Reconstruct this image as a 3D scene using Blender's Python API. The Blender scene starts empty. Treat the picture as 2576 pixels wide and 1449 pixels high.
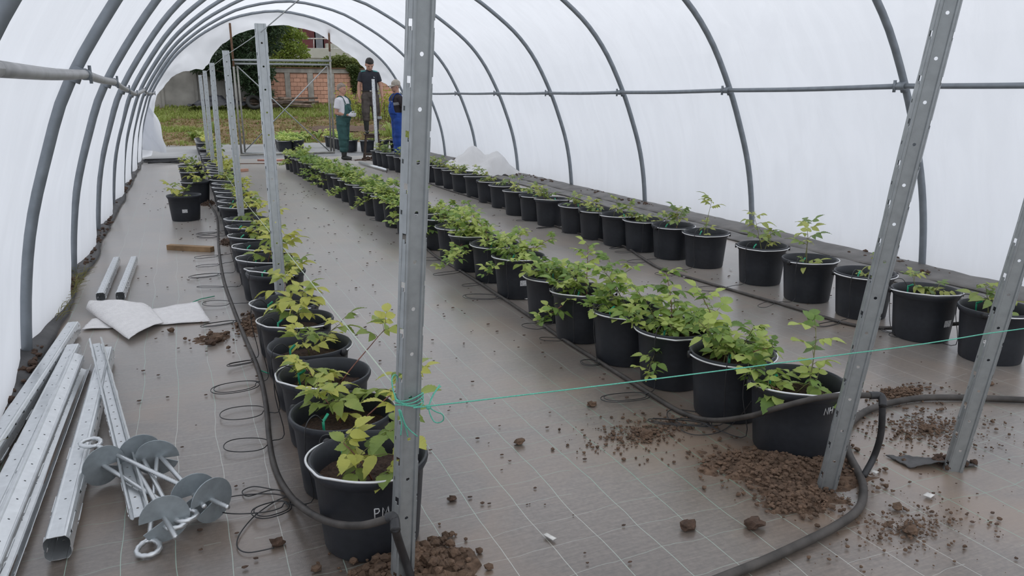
import bpy, bmesh, math, random
import numpy as np
from mathutils import Vector, Matrix, Euler, noise

SC = bpy.context.scene
COL = SC.collection
PI = math.pi

# ------------------------------------------------------------------ camera
# x runs across the tunnel, y along it away from the camera, z up; metres
W, H, FPX, CAMH = 2576.0, 1449.0, 1935.0, 1.55
VPX, VPY = 445.0, 238.0                     # where the tunnel's long lines meet
_T = Vector((VPX - W/2, VPY - H/2, FPX)).normalized()
_p = math.atan2(-_T.y, _T.z)
_U = Vector((0, -math.cos(_p), -math.sin(_p)))
_X = _T.cross(_U)
RM = Matrix((_X, _T, _U))                   # camera (x right, y down, z forward) -> world
cam = bpy.data.cameras.new('camera')
cam.sensor_width = 36.0
cam.lens = 36.0 * FPX / W
cam.clip_start = 0.05
cam.clip_end = 400
cam_o = bpy.data.objects.new('camera', cam)
COL.objects.link(cam_o)
_m = Matrix.Identity(4)
for r in range(3):
    _m[r][0] = RM[r][0]; _m[r][1] = -RM[r][1]; _m[r][2] = -RM[r][2]
_m[2][3] = CAMH
cam_o.matrix_world = _m
SC.camera = cam_o

def ray(x, y): return RM @ Vector((x - W/2, y - H/2, FPX))
def G(x, y, z=0.0):                          # where a sight line meets the level z
    d = ray(x, y); t = (z - CAMH) / d.z
    return Vector((d.x*t, d.y*t, z))
def at(x, y, Y):                             # where a sight line meets the cross plane at distance Y
    d = ray(x, y); t = Y / d.y
    return Vector((d.x*t, Y, CAMH + d.z*t))

# ------------------------------------------------------------------ light
world = bpy.data.worlds.new('overcast_sky'); SC.world = world
world.use_nodes = True
wn = world.node_tree.nodes; wl = world.node_tree.links
bg = wn['Background']
tc = wn.new('ShaderNodeTexCoord'); sx = wn.new('ShaderNodeSeparateXYZ'); rp = wn.new('ShaderNodeValToRGB')
wl.new(tc.outputs['Generated'], sx.inputs[0]); wl.new(sx.outputs['Z'], rp.inputs[0]); wl.new(rp.outputs[0], bg.inputs[0])
rp.color_ramp.elements[0].position = 0.0; rp.color_ramp.elements[0].color = (0.46, 0.49, 0.53, 1)
rp.color_ramp.elements[1].position = 1.0; rp.color_ramp.elements[1].color = (1.50, 1.53, 1.58, 1)
bg.inputs[1].default_value = 1.15
SC.view_settings.view_transform = 'Standard'
SC.view_settings.look = 'None'
SC.view_settings.exposure = 0.08
SC.view_settings.gamma = 1.0
SC.view_settings.use_curve_mapping = False

# ------------------------------------------------------------------ materials
MATS = {}
def nodes_of(name):
    m = bpy.data.materials.new(name); m.use_nodes = True
    MATS[name] = m
    return m, m.node_tree.nodes, m.node_tree.links, m.node_tree.nodes['Principled BSDF']
def ramp(nt, a, b, p0=0.0, p1=1.0):
    r = nt.new('ShaderNodeValToRGB')
    r.color_ramp.elements[0].position = p0; r.color_ramp.elements[0].color = (*a, 1)
    r.color_ramp.elements[1].position = p1; r.color_ramp.elements[1].color = (*b, 1)
    return r
def mat(name, col, rough=0.6, metal=0.0, var=0.25, scale=8.0, bump=0.0, bscale=60.0, spec=0.5, obj=False, rnd=0.0):
    """plain procedural surface: noise between two tones of one colour, optional fine relief"""
    m, n, l, b = nodes_of(name)
    t = n.new('ShaderNodeTexCoord'); z = n.new('ShaderNodeTexNoise')
    z.inputs['Scale'].default_value = scale; z.inputs['Detail'].default_value = 5
    l.new(t.outputs['Object'], z.inputs['Vector'])
    r = ramp(n, tuple(c*(1-var) for c in col), tuple(min(1, c*(1+var)) for c in col), 0.3, 0.7)
    l.new(z.outputs['Fac'], r.inputs[0])
    out = r.outputs[0]
    if rnd:
        oi = n.new('ShaderNodeObjectInfo'); hs = n.new('ShaderNodeHueSaturation')
        mr = n.new('ShaderNodeMapRange'); mr.inputs[3].default_value = 1-rnd; mr.inputs[4].default_value = 1+rnd
        l.new(oi.outputs['Random'], mr.inputs[0]); l.new(mr.outputs[0], hs.inputs['Value']); l.new(out, hs.inputs['Color'])
        out = hs.outputs[0]
    l.new(out, b.inputs['Base Color'])
    b.inputs['Roughness'].default_value = rough; b.inputs['Metallic'].default_value = metal
    b.inputs['Specular IOR Level'].default_value = spec
    if bump:
        z2 = n.new('ShaderNodeTexNoise'); z2.inputs['Scale'].default_value = bscale; z2.inputs['Detail'].default_value = 6
        bp = n.new('ShaderNodeBump'); bp.inputs['Strength'].default_value = bump; bp.inputs['Distance'].default_value = 0.01
        l.new(t.outputs['Object'], z2.inputs['Vector']); l.new(z2.outputs['Fac'], bp.inputs['Height']); l.new(bp.outputs[0], b.inputs['Normal'])
    return m

def film_mat(name, refl, trans, bump=0.25):
    m, n, l, b = nodes_of(name)
    out = n['Material Output']
    d = n.new('ShaderNodeBsdfDiffuse'); t = n.new('ShaderNodeBsdfTranslucent'); g = n.new('ShaderNodeBsdfGlossy')
    add = n.new('ShaderNodeAddShader'); mx = n.new('ShaderNodeMixShader')
    tcn = n.new('ShaderNodeTexCoord'); mp = n.new('ShaderNodeMapping'); mp.inputs['Scale'].default_value = (1.0, 1.6, 0.35)
    z = n.new('ShaderNodeTexNoise'); z.inputs['Scale'].default_value = 2.2; z.inputs['Detail'].default_value = 6; z.inputs['Distortion'].default_value = 1.2
    l.new(tcn.outputs['Object'], mp.inputs[0]); l.new(mp.outputs[0], z.inputs['Vector'])
    bp = n.new('ShaderNodeBump'); bp.inputs['Strength'].default_value = bump; bp.inputs['Distance'].default_value = 0.05
    l.new(z.outputs['Fac'], bp.inputs['Height'])
    r = ramp(n, tuple(c*0.95 for c in trans), trans, 0.35, 0.65)
    l.new(z.outputs['Fac'], r.inputs[0]); l.new(r.outputs[0], t.inputs[0])
    d.inputs[0].default_value = (*refl, 1)
    for s in (d, t, g): l.new(bp.outputs[0], s.inputs['Normal'])
    g.inputs['Roughness'].default_value = 0.35
    l.new(d.outputs[0], add.inputs[0]); l.new(t.outputs[0], add.inputs[1])
    mx.inputs[0].default_value = 0.04
    l.new(add.outputs[0], mx.inputs[1]); l.new(g.outputs[0], mx.inputs[2]); l.new(mx.outputs[0], out.inputs[0])
    n.remove(b)
    return m

M_film = film_mat('tunnel_film', (0.22, 0.225, 0.235), (0.635, 0.645, 0.675))
M_cloth = film_mat('white_sheet', (0.72, 0.71, 0.70), (0.22, 0.22, 0.22), 0.4)

def leaf_mat(name, c1, c2, c3):
    m, n, l, b = nodes_of(name)
    out = n['Material Output']
    oi = n.new('ShaderNodeObjectInfo'); tcn = n.new('ShaderNodeTexCoord'); z = n.new('ShaderNodeTexNoise')
    z.inputs['Scale'].default_value = 14; z.inputs['Detail'].default_value = 3
    l.new(tcn.outputs['Object'], z.inputs['Vector'])
    ad = n.new('ShaderNodeMath'); ad.operation = 'MULTIPLY_ADD'
    l.new(z.outputs['Fac'], ad.inputs[0]); ad.inputs[1].default_value = 0.5
    l.new(oi.outputs['Random'], ad.inputs[2])
    r = n.new('ShaderNodeValToRGB'); e = r.color_ramp.elements
    e[0].position = 0.15; e[0].color = (*c1, 1); e[1].position = 1.4/1.5; e[1].color = (*c3, 1)
    k = e.new(0.6); k.color = (*c2, 1)
    l.new(ad.outputs[0], r.inputs[0])
    l.new(r.outputs[0], b.inputs['Base Color']); b.inputs['Roughness'].default_value = 0.5
    b.inputs['Specular IOR Level'].default_value = 0.35
    zb = n.new('ShaderNodeTexNoise'); zb.inputs['Scale'].default_value = 85; zb.inputs['Detail'].default_value = 4; l.new(tcn.outputs['Object'], zb.inputs['Vector'])
    bp = n.new('ShaderNodeBump'); bp.inputs['Strength'].default_value = 0.5; bp.inputs['Distance'].default_value = 0.004; l.new(zb.outputs['Fac'], bp.inputs['Height']); l.new(bp.outputs[0], b.inputs['Normal'])
    t = n.new('ShaderNodeBsdfTranslucent'); mx = n.new('ShaderNodeMixShader'); mx.inputs[0].default_value = 0.36
    l.new(r.outputs[0], t.inputs[0]); l.new(b.outputs[0], mx.inputs[1]); l.new(t.outputs[0], mx.inputs[2]); l.new(mx.outputs[0], out.inputs[0])
    return m
M_leafA = leaf_mat('raspberry_leaf_yellowgreen', (0.17, 0.26, 0.065), (0.37, 0.46, 0.12), (0.62, 0.62, 0.15))
M_leafB = leaf_mat('raspberry_leaf_green', (0.11, 0.20, 0.05), (0.28, 0.42, 0.10), (0.52, 0.61, 0.17))
M_leafC = leaf_mat('raspberry_leaf_dull', (0.15, 0.235, 0.095), (0.29, 0.39, 0.13), (0.52, 0.56, 0.17))
M_tree = leaf_mat('tree_leaf', (0.07, 0.13, 0.025), (0.16, 0.24, 0.05), (0.34, 0.36, 0.06))
M_conifer = leaf_mat('conifer_needles', (0.022, 0.045, 0.022), (0.05, 0.085, 0.04), (0.09, 0.13, 0.05))
M_ivy = leaf_mat('hedge_leaf', (0.05, 0.08, 0.025), (0.13, 0.17, 0.05), (0.28, 0.28, 0.09))
M_grass = leaf_mat('grass_blade', (0.10, 0.16, 0.035), (0.17, 0.25, 0.05), (0.28, 0.33, 0.09))
M_straw = leaf_mat('dry_grass', (0.16, 0.12, 0.055), (0.26, 0.20, 0.09), (0.30, 0.28, 0.10))

M_galv = mat('galvanised_steel', (0.36, 0.38, 0.385), 0.42, 0.55, 0.09, 30, 0.05, 200)
M_galvL = mat('bright_galvanised_steel', (0.72, 0.74, 0.75), 0.30, 0.75, 0.07, 25, 0.04, 200)
M_galvM = mat('clean_galvanised_steel', (0.50, 0.525, 0.535), 0.40, 0.55, 0.08, 25, 0.04, 200)
M_disc = mat('anchor_disc', (0.34, 0.38, 0.40), 0.5, 0.4, 0.12, 30)
M_hoop = mat('hoop_pipe', (0.24, 0.265, 0.29), 0.45, 0.35, 0.12, 12)
M_purl = mat('purlin_pipe', (0.40, 0.40, 0.40), 0.5, 0.4, 0.15, 10)
M_pipe = mat('frame_pipe', (0.33, 0.32, 0.29), 0.5, 0.4, 0.2, 10)
M_rust = mat('rusty_pipe', (0.17, 0.09, 0.05), 0.7, 0.2, 0.35, 25)
M_pot = mat('black_plastic', (0.026, 0.029, 0.036), 0.48, 0, 0.12, 40, 0.12, 900)
M_wire = mat('bail_wire', (0.78, 0.78, 0.78), 0.30, 0.65, 0.05, 30)
M_ear = mat('black_knob', (0.015, 0.015, 0.017), 0.4)
M_peat = mat('potting_soil', (0.062, 0.037, 0.026), 0.95, 0, 0.55, 90, 1.0, 120)
M_clod = mat('brown_earth', (0.142, 0.090, 0.059), 0.95, 0, 0.40, 28, 0.8, 90)
M_clodD = mat('dark_earth', (0.090, 0.055, 0.038), 0.95, 0, 0.4, 30, 0.8, 90)
M_hose = mat('hose_rubber', (0.034, 0.034, 0.036), 0.42, 0, 0.35, 20, 0.1, 300)
M_hoseD = mat('dusty_hose', (0.066, 0.058, 0.052), 0.6, 0, 0.4, 14, 0.1, 300)
M_stake = mat('green_plastic', (0.02, 0.36, 0.20), 0.4, 0, 0.1)
M_twine = mat('green_twine', (0.14, 0.52, 0.38), 0.7, 0, 0.25, 300)
M_twineW = mat('faded_twine', (0.52, 0.58, 0.48), 0.7, 0, 0.2, 300)
M_cane = mat('cane', (0.20, 0.20, 0.075), 0.6, 0, 0.3, 30)
M_caneR = mat('red_cane', (0.24, 0.10, 0.07), 0.6, 0, 0.3, 30)
M_wood = mat('sawn_wood', (0.30, 0.19, 0.10), 0.75, 0, 0.35, 9, 0.2, 60)
M_woodD = mat('dark_wood', (0.075, 0.05, 0.037), 0.75, 0, 0.4, 12, 0.3, 60)
M_oldwood = mat('weathered_wood', (0.135, 0.10, 0.08), 0.85, 0, 0.45, 6, 0.4, 40, rnd=0.45)
M_bark = mat('bark', (0.10, 0.075, 0.055), 0.9, 0, 0.4, 10, 0.5, 40)
M_conc = mat('concrete_panel', (0.235, 0.225, 0.21), 0.9, 0, 0.30, 1.4, 0.3, 20)
M_mortar = mat('grey_mortar', (0.30, 0.28, 0.255), 0.9, 0, 0.25, 4, 0.4, 30)
M_joint = mat('brick_joint', (0.38, 0.23, 0.17), 0.9, 0, 0.25, 9, 0.4, 30)
M_brick = mat('clay_block', (0.54, 0.30, 0.215), 0.85, 0, 0.12, 5, 0.3, 40, rnd=0.14)
M_rubber = mat('tyre_rubber', (0.02, 0.02, 0.02), 0.7)
M_tarp = mat('black_tarp', (0.025, 0.026, 0.032), 0.5, 0, 0.4, 12)
M_edge = mat('ground_cover_edge', (0.068, 0.066, 0.066), 0.6, 0, 0.4, 5, 0.3, 80)
M_edge2 = mat('ground_cover_strip', (0.150, 0.140, 0.130), 0.5, 0, 0.35, 5, 0.3, 80)
M_skin = mat('skin', (0.50, 0.28, 0.20), 0.55, 0, 0.10, 9)
M_hairD = mat('dark_hair', (0.022, 0.018, 0.016), 0.6, 0, 0.4, 60)
M_hairG = mat('greying_hair', (0.27, 0.22, 0.18), 0.7, 0, 0.4, 60)
M_white = mat('white_cotton', (0.74, 0.73, 0.76), 0.8, 0, 0.06, 9, 0.3, 25)
M_greenov = mat('green_workwear', (0.035, 0.10, 0.095), 0.8, 0, 0.22, 9, 0.5, 22)
M_blueov = mat('blue_workwear', (0.018, 0.075, 0.36), 0.75, 0, 0.22, 9, 0.5, 22)
M_navy = mat('navy_jersey', (0.014, 0.016, 0.025), 0.7, 0, 0.25, 9, 0.4, 25)
M_teal = mat('teal_print', (0.10, 0.47, 0.46), 0.6)
M_print = mat('white_print', (0.72, 0.74, 0.76), 0.6)
M_darkshirt = mat('dark_shirt', (0.030, 0.022, 0.026), 0.75, 0, 0.3, 9, 0.4, 25)
M_greyband = mat('grey_knit', (0.27, 0.27, 0.28), 0.8, 0, 0.2, 20)
M_trouser = mat('brown_trousers', (0.095, 0.080, 0.070), 0.85, 0, 0.35, 8, 0.5, 22)
M_belt = mat('leather_belt', (0.020, 0.017, 0.014), 0.5)
M_boot = mat('rubber_boot', (0.030, 0.032, 0.028), 0.5, 0, 0.3, 12)
M_cap = mat('beige_cap', (0.44, 0.40, 0.34), 0.85, 0, 0.18, 40)
M_eye = mat('eye_dark', (0.03, 0.02, 0.02), 0.3)
M_lip = mat('lips', (0.34, 0.13, 0.11), 0.5)
M_glass = mat('spectacle_rim', (0.45, 0.45, 0.47), 0.25, 0.6)
M_ink = mat('white_marker', (0.70, 0.70, 0.70), 0.7, 0, 0.1, 60)
M_tag = mat('paper_tag', (0.72, 0.70, 0.66), 0.8, 0, 0.15, 40)
M_slab = mat('painted_render', (0.42, 0.42, 0.37), 0.9, 0, 0.10, 2)
M_facade = mat('grey_facade', (0.23, 0.235, 0.24), 0.9, 0, 0.12, 2)
M_maroon = mat('maroon_panel', (0.105, 0.028, 0.030), 0.8, 0, 0.25, 3)
M_grypan = mat('blue_grey_panel', (0.17, 0.18, 0.20), 0.8, 0, 0.2, 3)
M_dark = mat('painted_shadow_black', (0.018, 0.017, 0.017), 0.8)
M_rail = mat('rail_metal', (0.45, 0.44, 0.42), 0.5, 0.3)
M_wframe = mat('white_window_frame', (0.72, 0.73, 0.74), 0.5)
M_pane = mat('window_pane', (0.16, 0.18, 0.20), 0.1)
M_redpole = mat('red_white_pole', (0.50, 0.22, 0.17), 0.6, 0, 0.5, 3)

def sticker_mat():
    m, n, l, b = nodes_of('care_sticker')
    t = n.new('ShaderNodeTexCoord'); z = n.new('ShaderNodeTexVoronoi'); z.inputs['Scale'].default_value = 5.0
    l.new(t.outputs['Generated'], z.inputs['Vector'])
    r = ramp(n, (0.05, 0.05, 0.05), (0.74, 0.74, 0.74), 0.26, 0.30); l.new(z.outputs['Distance'], r.inputs[0])
    l.new(r.outputs[0], b.inputs['Base Color']); b.inputs['Roughness'].default_value = 0.5
    return m
M_stick = sticker_mat()

def floor_mat(name, base, soil, stain, line_near, lines=True, spec=0.5, rough=0.55):
    """woven ground cover: tone noise, dried earth stains, guide threads on a 17.5 x 15.9 cm grid"""
    m, n, l, b = nodes_of(name)
    t = n.new('ShaderNodeTexCoord')
    def noise_n(scale, detail=5, dist=0.0):
        z = n.new('ShaderNodeTexNoise'); z.inputs['Scale'].default_value = scale; z.inputs['Detail'].default_value = detail; z.inputs['Distortion'].default_value = dist
        l.new(t.outputs['Object'], z.inputs['Vector']); return z
    def math_n(op, a, b_=None, c=None):
        k = n.new('ShaderNodeMath'); k.operation = op
        for i, v in enumerate((a, b_, c)):
            if v is None: continue
            if isinstance(v, (int, float)): k.inputs[i].default_value = v
            else: l.new(v, k.inputs[i])
        return k.outputs[0]
    def mix(f, a, c):
        k = n.new('ShaderNodeMix'); k.data_type = 'RGBA'
        if isinstance(f, (int, float)): k.inputs[0].default_value = f
        else: l.new(f, k.inputs[0])
        for s, v in ((6, a), (7, c)):
            if isinstance(v, tuple): k.inputs[s].default_value = (*v, 1)
            else: l.new(v, k.inputs[s])
        return k.outputs[2]
    z1 = noise_n(0.9, 6, 0.4); r1 = ramp(n, tuple(c*0.72 for c in base), tuple(c*1.25 for c in base), 0.3, 0.7); l.new(z1.outputs['Fac'], r1.inputs[0])
    z1b = noise_n(55, 4); r1b = ramp(n, (0.80,)*3, (1.18,)*3, 0.3, 0.7); l.new(z1b.outputs['Fac'], r1b.inputs[0])
    mu = n.new('ShaderNodeMix'); mu.data_type = 'RGBA'; mu.blend_type = 'MULTIPLY'; mu.inputs[0].default_value = 1
    l.new(r1.outputs[0], mu.inputs[6]); l.new(r1b.outputs[0], mu.inputs[7]); col = mu.outputs[2]
    z2 = noise_n(1.7, 8, 0.6); f2 = n.new('ShaderNodeMapRange'); f2.inputs[1].default_value = stain[0]; f2.inputs[2].default_value = stain[1]; f2.inputs[4].default_value = stain[2]
    if lines:                                  # fine streaks of the weave running across the tunnel
        mp = n.new('ShaderNodeMapping'); mp.inputs['Scale'].default_value = (9.0, 95.0, 1.0); l.new(t.outputs['Object'], mp.inputs[0])
        zs_ = n.new('ShaderNodeTexNoise'); zs_.inputs['Scale'].default_value = 1.0; zs_.inputs['Detail'].default_value = 6; zs_.inputs['Roughness'].default_value = 0.7; l.new(mp.outputs[0], zs_.inputs['Vector'])
        rs_ = ramp(n, (0.68, 0.68, 0.69), (1.30, 1.29, 1.27), 0.3, 0.7); l.new(zs_.outputs['Fac'], rs_.inputs[0])
        mu2 = n.new('ShaderNodeMix'); mu2.data_type = 'RGBA'; mu2.blend_type = 'MULTIPLY'; mu2.inputs[0].default_value = 1
        l.new(col, mu2.inputs[6]); l.new(rs_.outputs[0], mu2.inputs[7]); col = mu2.outputs[2]
    fac2 = z2.outputs['Fac']
    if lines:                                  # more dried earth trodden in round the spills
        for (cx_, cy_, rr_) in ((2.2, 2.35, 0.9), (2.9, 1.9, 1.0), (0.6, 2.15, 0.35), (0.25, 4.2, 0.35)):
            vd = n.new('ShaderNodeVectorMath'); vd.operation = 'DISTANCE'; l.new(t.outputs['Object'], vd.inputs[0]); vd.inputs[1].default_value = (cx_, cy_, 0)
            mr = n.new('ShaderNodeMapRange'); mr.inputs[1].default_value = 0; mr.inputs[2].default_value = rr_; mr.inputs[3].default_value = 0.16; mr.inputs[4].default_value = 0
            l.new(vd.outputs['Value'], mr.inputs[0]); fac2 = math_n('ADD', fac2, mr.outputs[0])
    l.new(fac2, f2.inputs[0]); col = mix(f2.outputs[0], col, soil)
    if lines:
        sp = n.new('ShaderNodeSeparateXYZ'); l.new(t.outputs['Object'], sp.inputs[0])
        zw = noise_n(1.3, 3); zw2 = noise_n(3.1, 3)
        wob = math_n('MULTIPLY_ADD', zw.outputs['Fac'], 0.07, -0.035)
        wob2 = math_n('MULTIPLY_ADD', zw2.outputs['Fac'], 0.09, -0.045)
        def thread(coord, w_, pitch, off, width):
            v = math_n('ADD', coord, w_); v = math_n('ADD', v, off)
            v = math_n('DIVIDE', v, pitch); v = math_n('FRACT', v); v = math_n('SUBTRACT', v, 0.5); v = math_n('ABSOLUTE', v)
            return math_n('LESS_THAN', v, width/pitch)
        tx = thread(sp.outputs['X'], wob, 0.1755, 10*0.1755 + 0.064, 0.0014)
        ty = thread(sp.outputs['Y'], wob2, 0.159, 10.0, 0.0012)
        zg = noise_n(2.2, 3)
        tyf = math_n('MULTIPLY', ty, math_n('GREATER_THAN', zg.outputs['Fac'], 0.42)); tyf = math_n('MULTIPLY', tyf, 0.5)
        txf = math_n('MULTIPLY', tx, 0.8)
        f = math_n('MAXIMUM', txf, tyf)
        rg = ramp(n, line_near, (0.52, 0.53, 0.48), 0.42, 0.58); l.new(noise_n(0.5, 2).outputs['Fac'], rg.inputs[0])
        col = mix(f, col, rg.outputs[0])
    l.new(col, b.inputs['Base Color'])
    b.inputs['Roughness'].default_value = rough; b.inputs['Specular IOR Level'].default_value = spec
    b.inputs['Sheen Weight'].default_value = 1.0 if lines else 0.1; b.inputs['Sheen Roughness'].default_value = 0.30; b.inputs['Sheen Tint'].default_value = (1.0, 0.95, 0.90, 1)
    if lines: b.inputs['Coat Weight'].default_value = 0.8; b.inputs['Coat Roughness'].default_value = 0.30; b.inputs['Coat IOR'].default_value = 1.5
    zb = noise_n(260, 3); zc = noise_n(5, 6)
    ad = math_n('MULTIPLY_ADD', zc.outputs['Fac'], 1.6, zb.outputs['Fac'])
    bp = n.new('ShaderNodeBump'); bp.inputs['Strength'].default_value = 0.10; bp.inputs['Distance'].default_value = 0.010
    l.new(ad, bp.inputs['Height']); l.new(bp.outputs[0], b.inputs['Normal'])
    return m
M_floor = floor_mat('weed_mat', (0.164, 0.134, 0.112), (0.25, 0.172, 0.118), (0.47, 0.72, 0.80), (0.17, 0.44, 0.32), True, 0.6, 0.28)
M_sheet = floor_mat('ground_sheet_skylight_tint', (0.20, 0.205, 0.215), (0.22, 0.20, 0.18), (0.6, 0.8, 0.3), (0.3, 0.3, 0.3), lines=False)  # paler, bluer than the indoor mat: sky light put into the base colour
M_garden = floor_mat('garden_soil', (0.16, 0.11, 0.06), (0.12, 0.14, 0.04), (0.50, 0.66, 0.9), (0.2, 0.2, 0.2), lines=False, spec=0.1, rough=0.95)

# ------------------------------------------------------------------ mesh helpers
class MB:
    """collects pieces of one part and builds it as one mesh object"""
    def __init__(s): s.v = []; s.f = []; s.mi = []; s.m = 0
    def add(s, v, f):
        o = len(s.v); s.v += [tuple(p) for p in v]; s.f += [tuple(i + o for i in q) for q in f]; s.mi += [s.m]*len(f); return s
    def box(s, lo, hi, M=None):
        (a, b, c), (d, e, g) = lo, hi
        v = [(a,b,c),(d,b,c),(d,e,c),(a,e,c),(a,b,g),(d,b,g),(d,e,g),(a,e,g)]
        if M: v = [M @ Vector(p) for p in v]
        return s.add(v, [(3,2,1,0),(4,5,6,7),(0,1,5,4),(1,2,6,5),(2,3,7,6),(3,0,4,7)])
    def tube(s, pts, r, n=8, caps=True, flat=1.0):
        pts = [Vector(p) for p in pts]; k = len(pts)
        rr = r if isinstance(r, (list, tuple)) else [r]*k
        t0 = (pts[1]-pts[0]).normalized(); a = t0.cross(Vector((0,0,1)))
        if a.length < 1e-3: a = t0.cross(Vector((1,0,0)))
        a.normalize(); v = []; f = []
        for i in range(k):
            t = (pts[min(i+1,k-1)] - pts[max(i-1,0)])
            if t.length < 1e-9: t = t0
            t.normalize(); a = (a - t*a.dot(t))
            if a.length < 1e-6: a = t.orthogonal()
            a.normalize(); b = t.cross(a)
            for j in range(n):
                th = 2*PI*j/n; v.append(pts[i] + (a*math.cos(th) + b*math.sin(th)*flat)*rr[i])
        for i in range(k-1):
            for j in range(n):
                f.append((i*n+j, i*n+(j+1)%n, (i+1)*n+(j+1)%n, (i+1)*n+j))
        if caps: f.append(tuple(range(n-1,-1,-1))); f.append(tuple((k-1)*n+j for j in range(n)))
        return s.add(v, f)
    def lathe(s, prof, n=32, c=(0,0,0), closed=False):
        v = []; f = []
        for r, z in prof:
            for j in range(n):
                th = 2*PI*j/n; v.append((c[0]+r*math.cos(th), c[1]+r*math.sin(th), c[2]+z))
        for i in range(len(prof)-1):
            for j in range(n): f.append((i*n+j, i*n+(j+1)%n, (i+1)*n+(j+1)%n, (i+1)*n+j))
        return s.add(v, f)
    def grid(s, fn, nu, nv):
        v = [fn(i/nu, j/nv) for i in range(nu+1) for j in range(nv+1)]
        f = [(i*(nv+1)+j, (i+1)*(nv+1)+j, (i+1)*(nv+1)+j+1, i*(nv+1)+j+1) for i in range(nu) for j in range(nv)]
        return s.add(v, f)
    def blob(s, c, r, seed=0, sq=(1,1,1), sub=1, amp=0.35):
        v, f = ICO[sub]; R = random.Random(seed)
        off = Vector((R.uniform(-50,50), R.uniform(-50,50), R.uniform(-50,50)))
        out = []
        for p in v:
            k = 1 + amp*noise.noise(p*1.7 + off)
            out.append((c[0]+p.x*r*sq[0]*k, c[1]+p.y*r*sq[1]*k, c[2]+p.z*r*sq[2]*k))
        return s.add(out, f)
    def mesh(s, name, mats, smooth=True):
        me = bpy.data.meshes.new(name); me.from_pydata(s.v, [], s.f)
        for m in (mats if isinstance(mats, (list, tuple)) else [mats]): me.materials.append(m)
        if any(s.mi): me.polygons.foreach_set('material_index', s.mi)
        if smooth: me.polygons.foreach_set('use_smooth', [True]*len(me.polygons))
        me.update(); return me
    def build(s, name, mats, parent=None, smooth=True):
        return put(name, s.mesh(name, mats, smooth), parent)
def _ico():
    out = {}
    for sub in (1, 2, 3):
        bm = bmesh.new(); bmesh.ops.create_icosphere(bm, subdivisions=sub, radius=1)
        bm.verts.ensure_lookup_table()
        out[sub] = ([p.co.copy() for p in bm.verts], [tuple(q.index for q in fc.verts) for fc in bm.faces]); bm.free()
    return out
ICO = _ico()
def put(name, me, parent=None, loc=None, rot=None, scale=None):
    o = bpy.data.objects.new(name, me); COL.objects.link(o)
    if parent is not None: o.parent = parent
    if loc is not None: o.location = loc
    if rot is not None: o.rotation_euler = rot
    if scale is not None: o.scale = scale if hasattr(scale, '__len__') else (scale,)*3
    return o
def empty(name, loc=(0,0,0), rz=0.0):
    o = bpy.data.objects.new(name, None); COL.objects.link(o); o.empty_display_size = 0.1
    o.location = loc; o.rotation_euler = (0,0,rz); return o
def tag(o, label=None, cat=None, group=None, kind=None):
    if label: o['label'] = label
    if cat: o['category'] = cat
    if group: o['group'] = group
    if kind: o['kind'] = kind
    return o
def struct(o, label=None): return tag(o, label, None, None, 'structure')
def angle_smooth(o, deg=40):
    try: o.data.set_sharp_from_angle(angle=math.radians(deg))
    except Exception: pass
    return o
def solid(o, th, off=0.0):
    md = o.modifiers.new('thickness', 'SOLIDIFY'); md.thickness = th; md.offset = off; return o
def bevel(o, w=0.004, seg=2):
    md = o.modifiers.new('bevel', 'BEVEL'); md.width = w; md.segments = seg; md.limit_method = 'ANGLE'; return o
def cat(pts, k=6):
    """smooth curve through the given points"""
    P = [Vector(p) for p in pts]; out = []
    for i in range(len(P)-1):
        a, b, c, d = P[max(i-1,0)], P[i], P[i+1], P[min(i+2,len(P)-1)]
        for j in range(k):
            t = j/k
            out.append(0.5*((2*b) + (c-a)*t + (2*a-5*b+4*c-d)*t*t + (3*b-a-3*c+d)*t**3))
    out.append(P[-1]); return out
ORD = ['first','second','third','fourth','fifth','sixth','seventh','eighth','ninth','tenth','eleventh','twelfth','thirteenth','fourteenth','fifteenth','sixteenth','seventeenth','eighteenth','nineteenth','twentieth'] + ['twenty-'+w for w in ('first','second','third','fourth','fifth','sixth','seventh','eighth','ninth')] + ['thirtieth'] + ['thirty-'+w for w in ('first','second','third','fourth','fifth','sixth','seventh','eighth','ninth')]

# ------------------------------------------------------------------ the tunnel: floor, film, hoops, purlins
CX0 = 2.565                                   # centre line of the tunnel
PROF = [(3.55,0.0),(3.515,0.40),(3.44,0.80),(3.31,1.20),(3.15,1.60),(2.90,2.07),(2.60,2.45),(2.20,2.78),(1.70,3.10),(1.0,3.43),(0.0,3.60)]
_half = [Vector((a,0,b)) for a,b in PROF]
_left = [(3.55,0.0),(3.50,0.40),(3.42,0.80),(3.29,1.20),(3.13,1.60),(2.83,2.07),(2.53,2.45),(2.16,2.78),(1.69,3.10),(1.0,3.43),(0.0,3.60)]
_arc = [Vector((-a,0,b)) for a, b in _left] + [p.copy() for p in reversed(_half[:-1])]
ARC = cat(_arc, 4)                            # left foot -> apex -> right foot
def arc_at(u, grow=0.0):
    """point of the cross-section, u from 0 (left foot) to 1 (right foot), pushed outward by grow"""
    x = u*(len(ARC)-1); i = min(int(x), len(ARC)-2); t = x-i
    p = ARC[i].lerp(ARC[i+1], t); d = (ARC[i+1]-ARC[i]).normalized()
    nrm = Vector((-d.z, 0, d.x))
    return p + nrm*grow
HOOPS = [-2.12 + 2.325*k for k in range(11)]  # the last one stands at the far end
YEND = HOOPS[-1]
def skew(u): return 0.34*(1-u)                # hoops run slightly askew: left feet stand farther along

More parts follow.
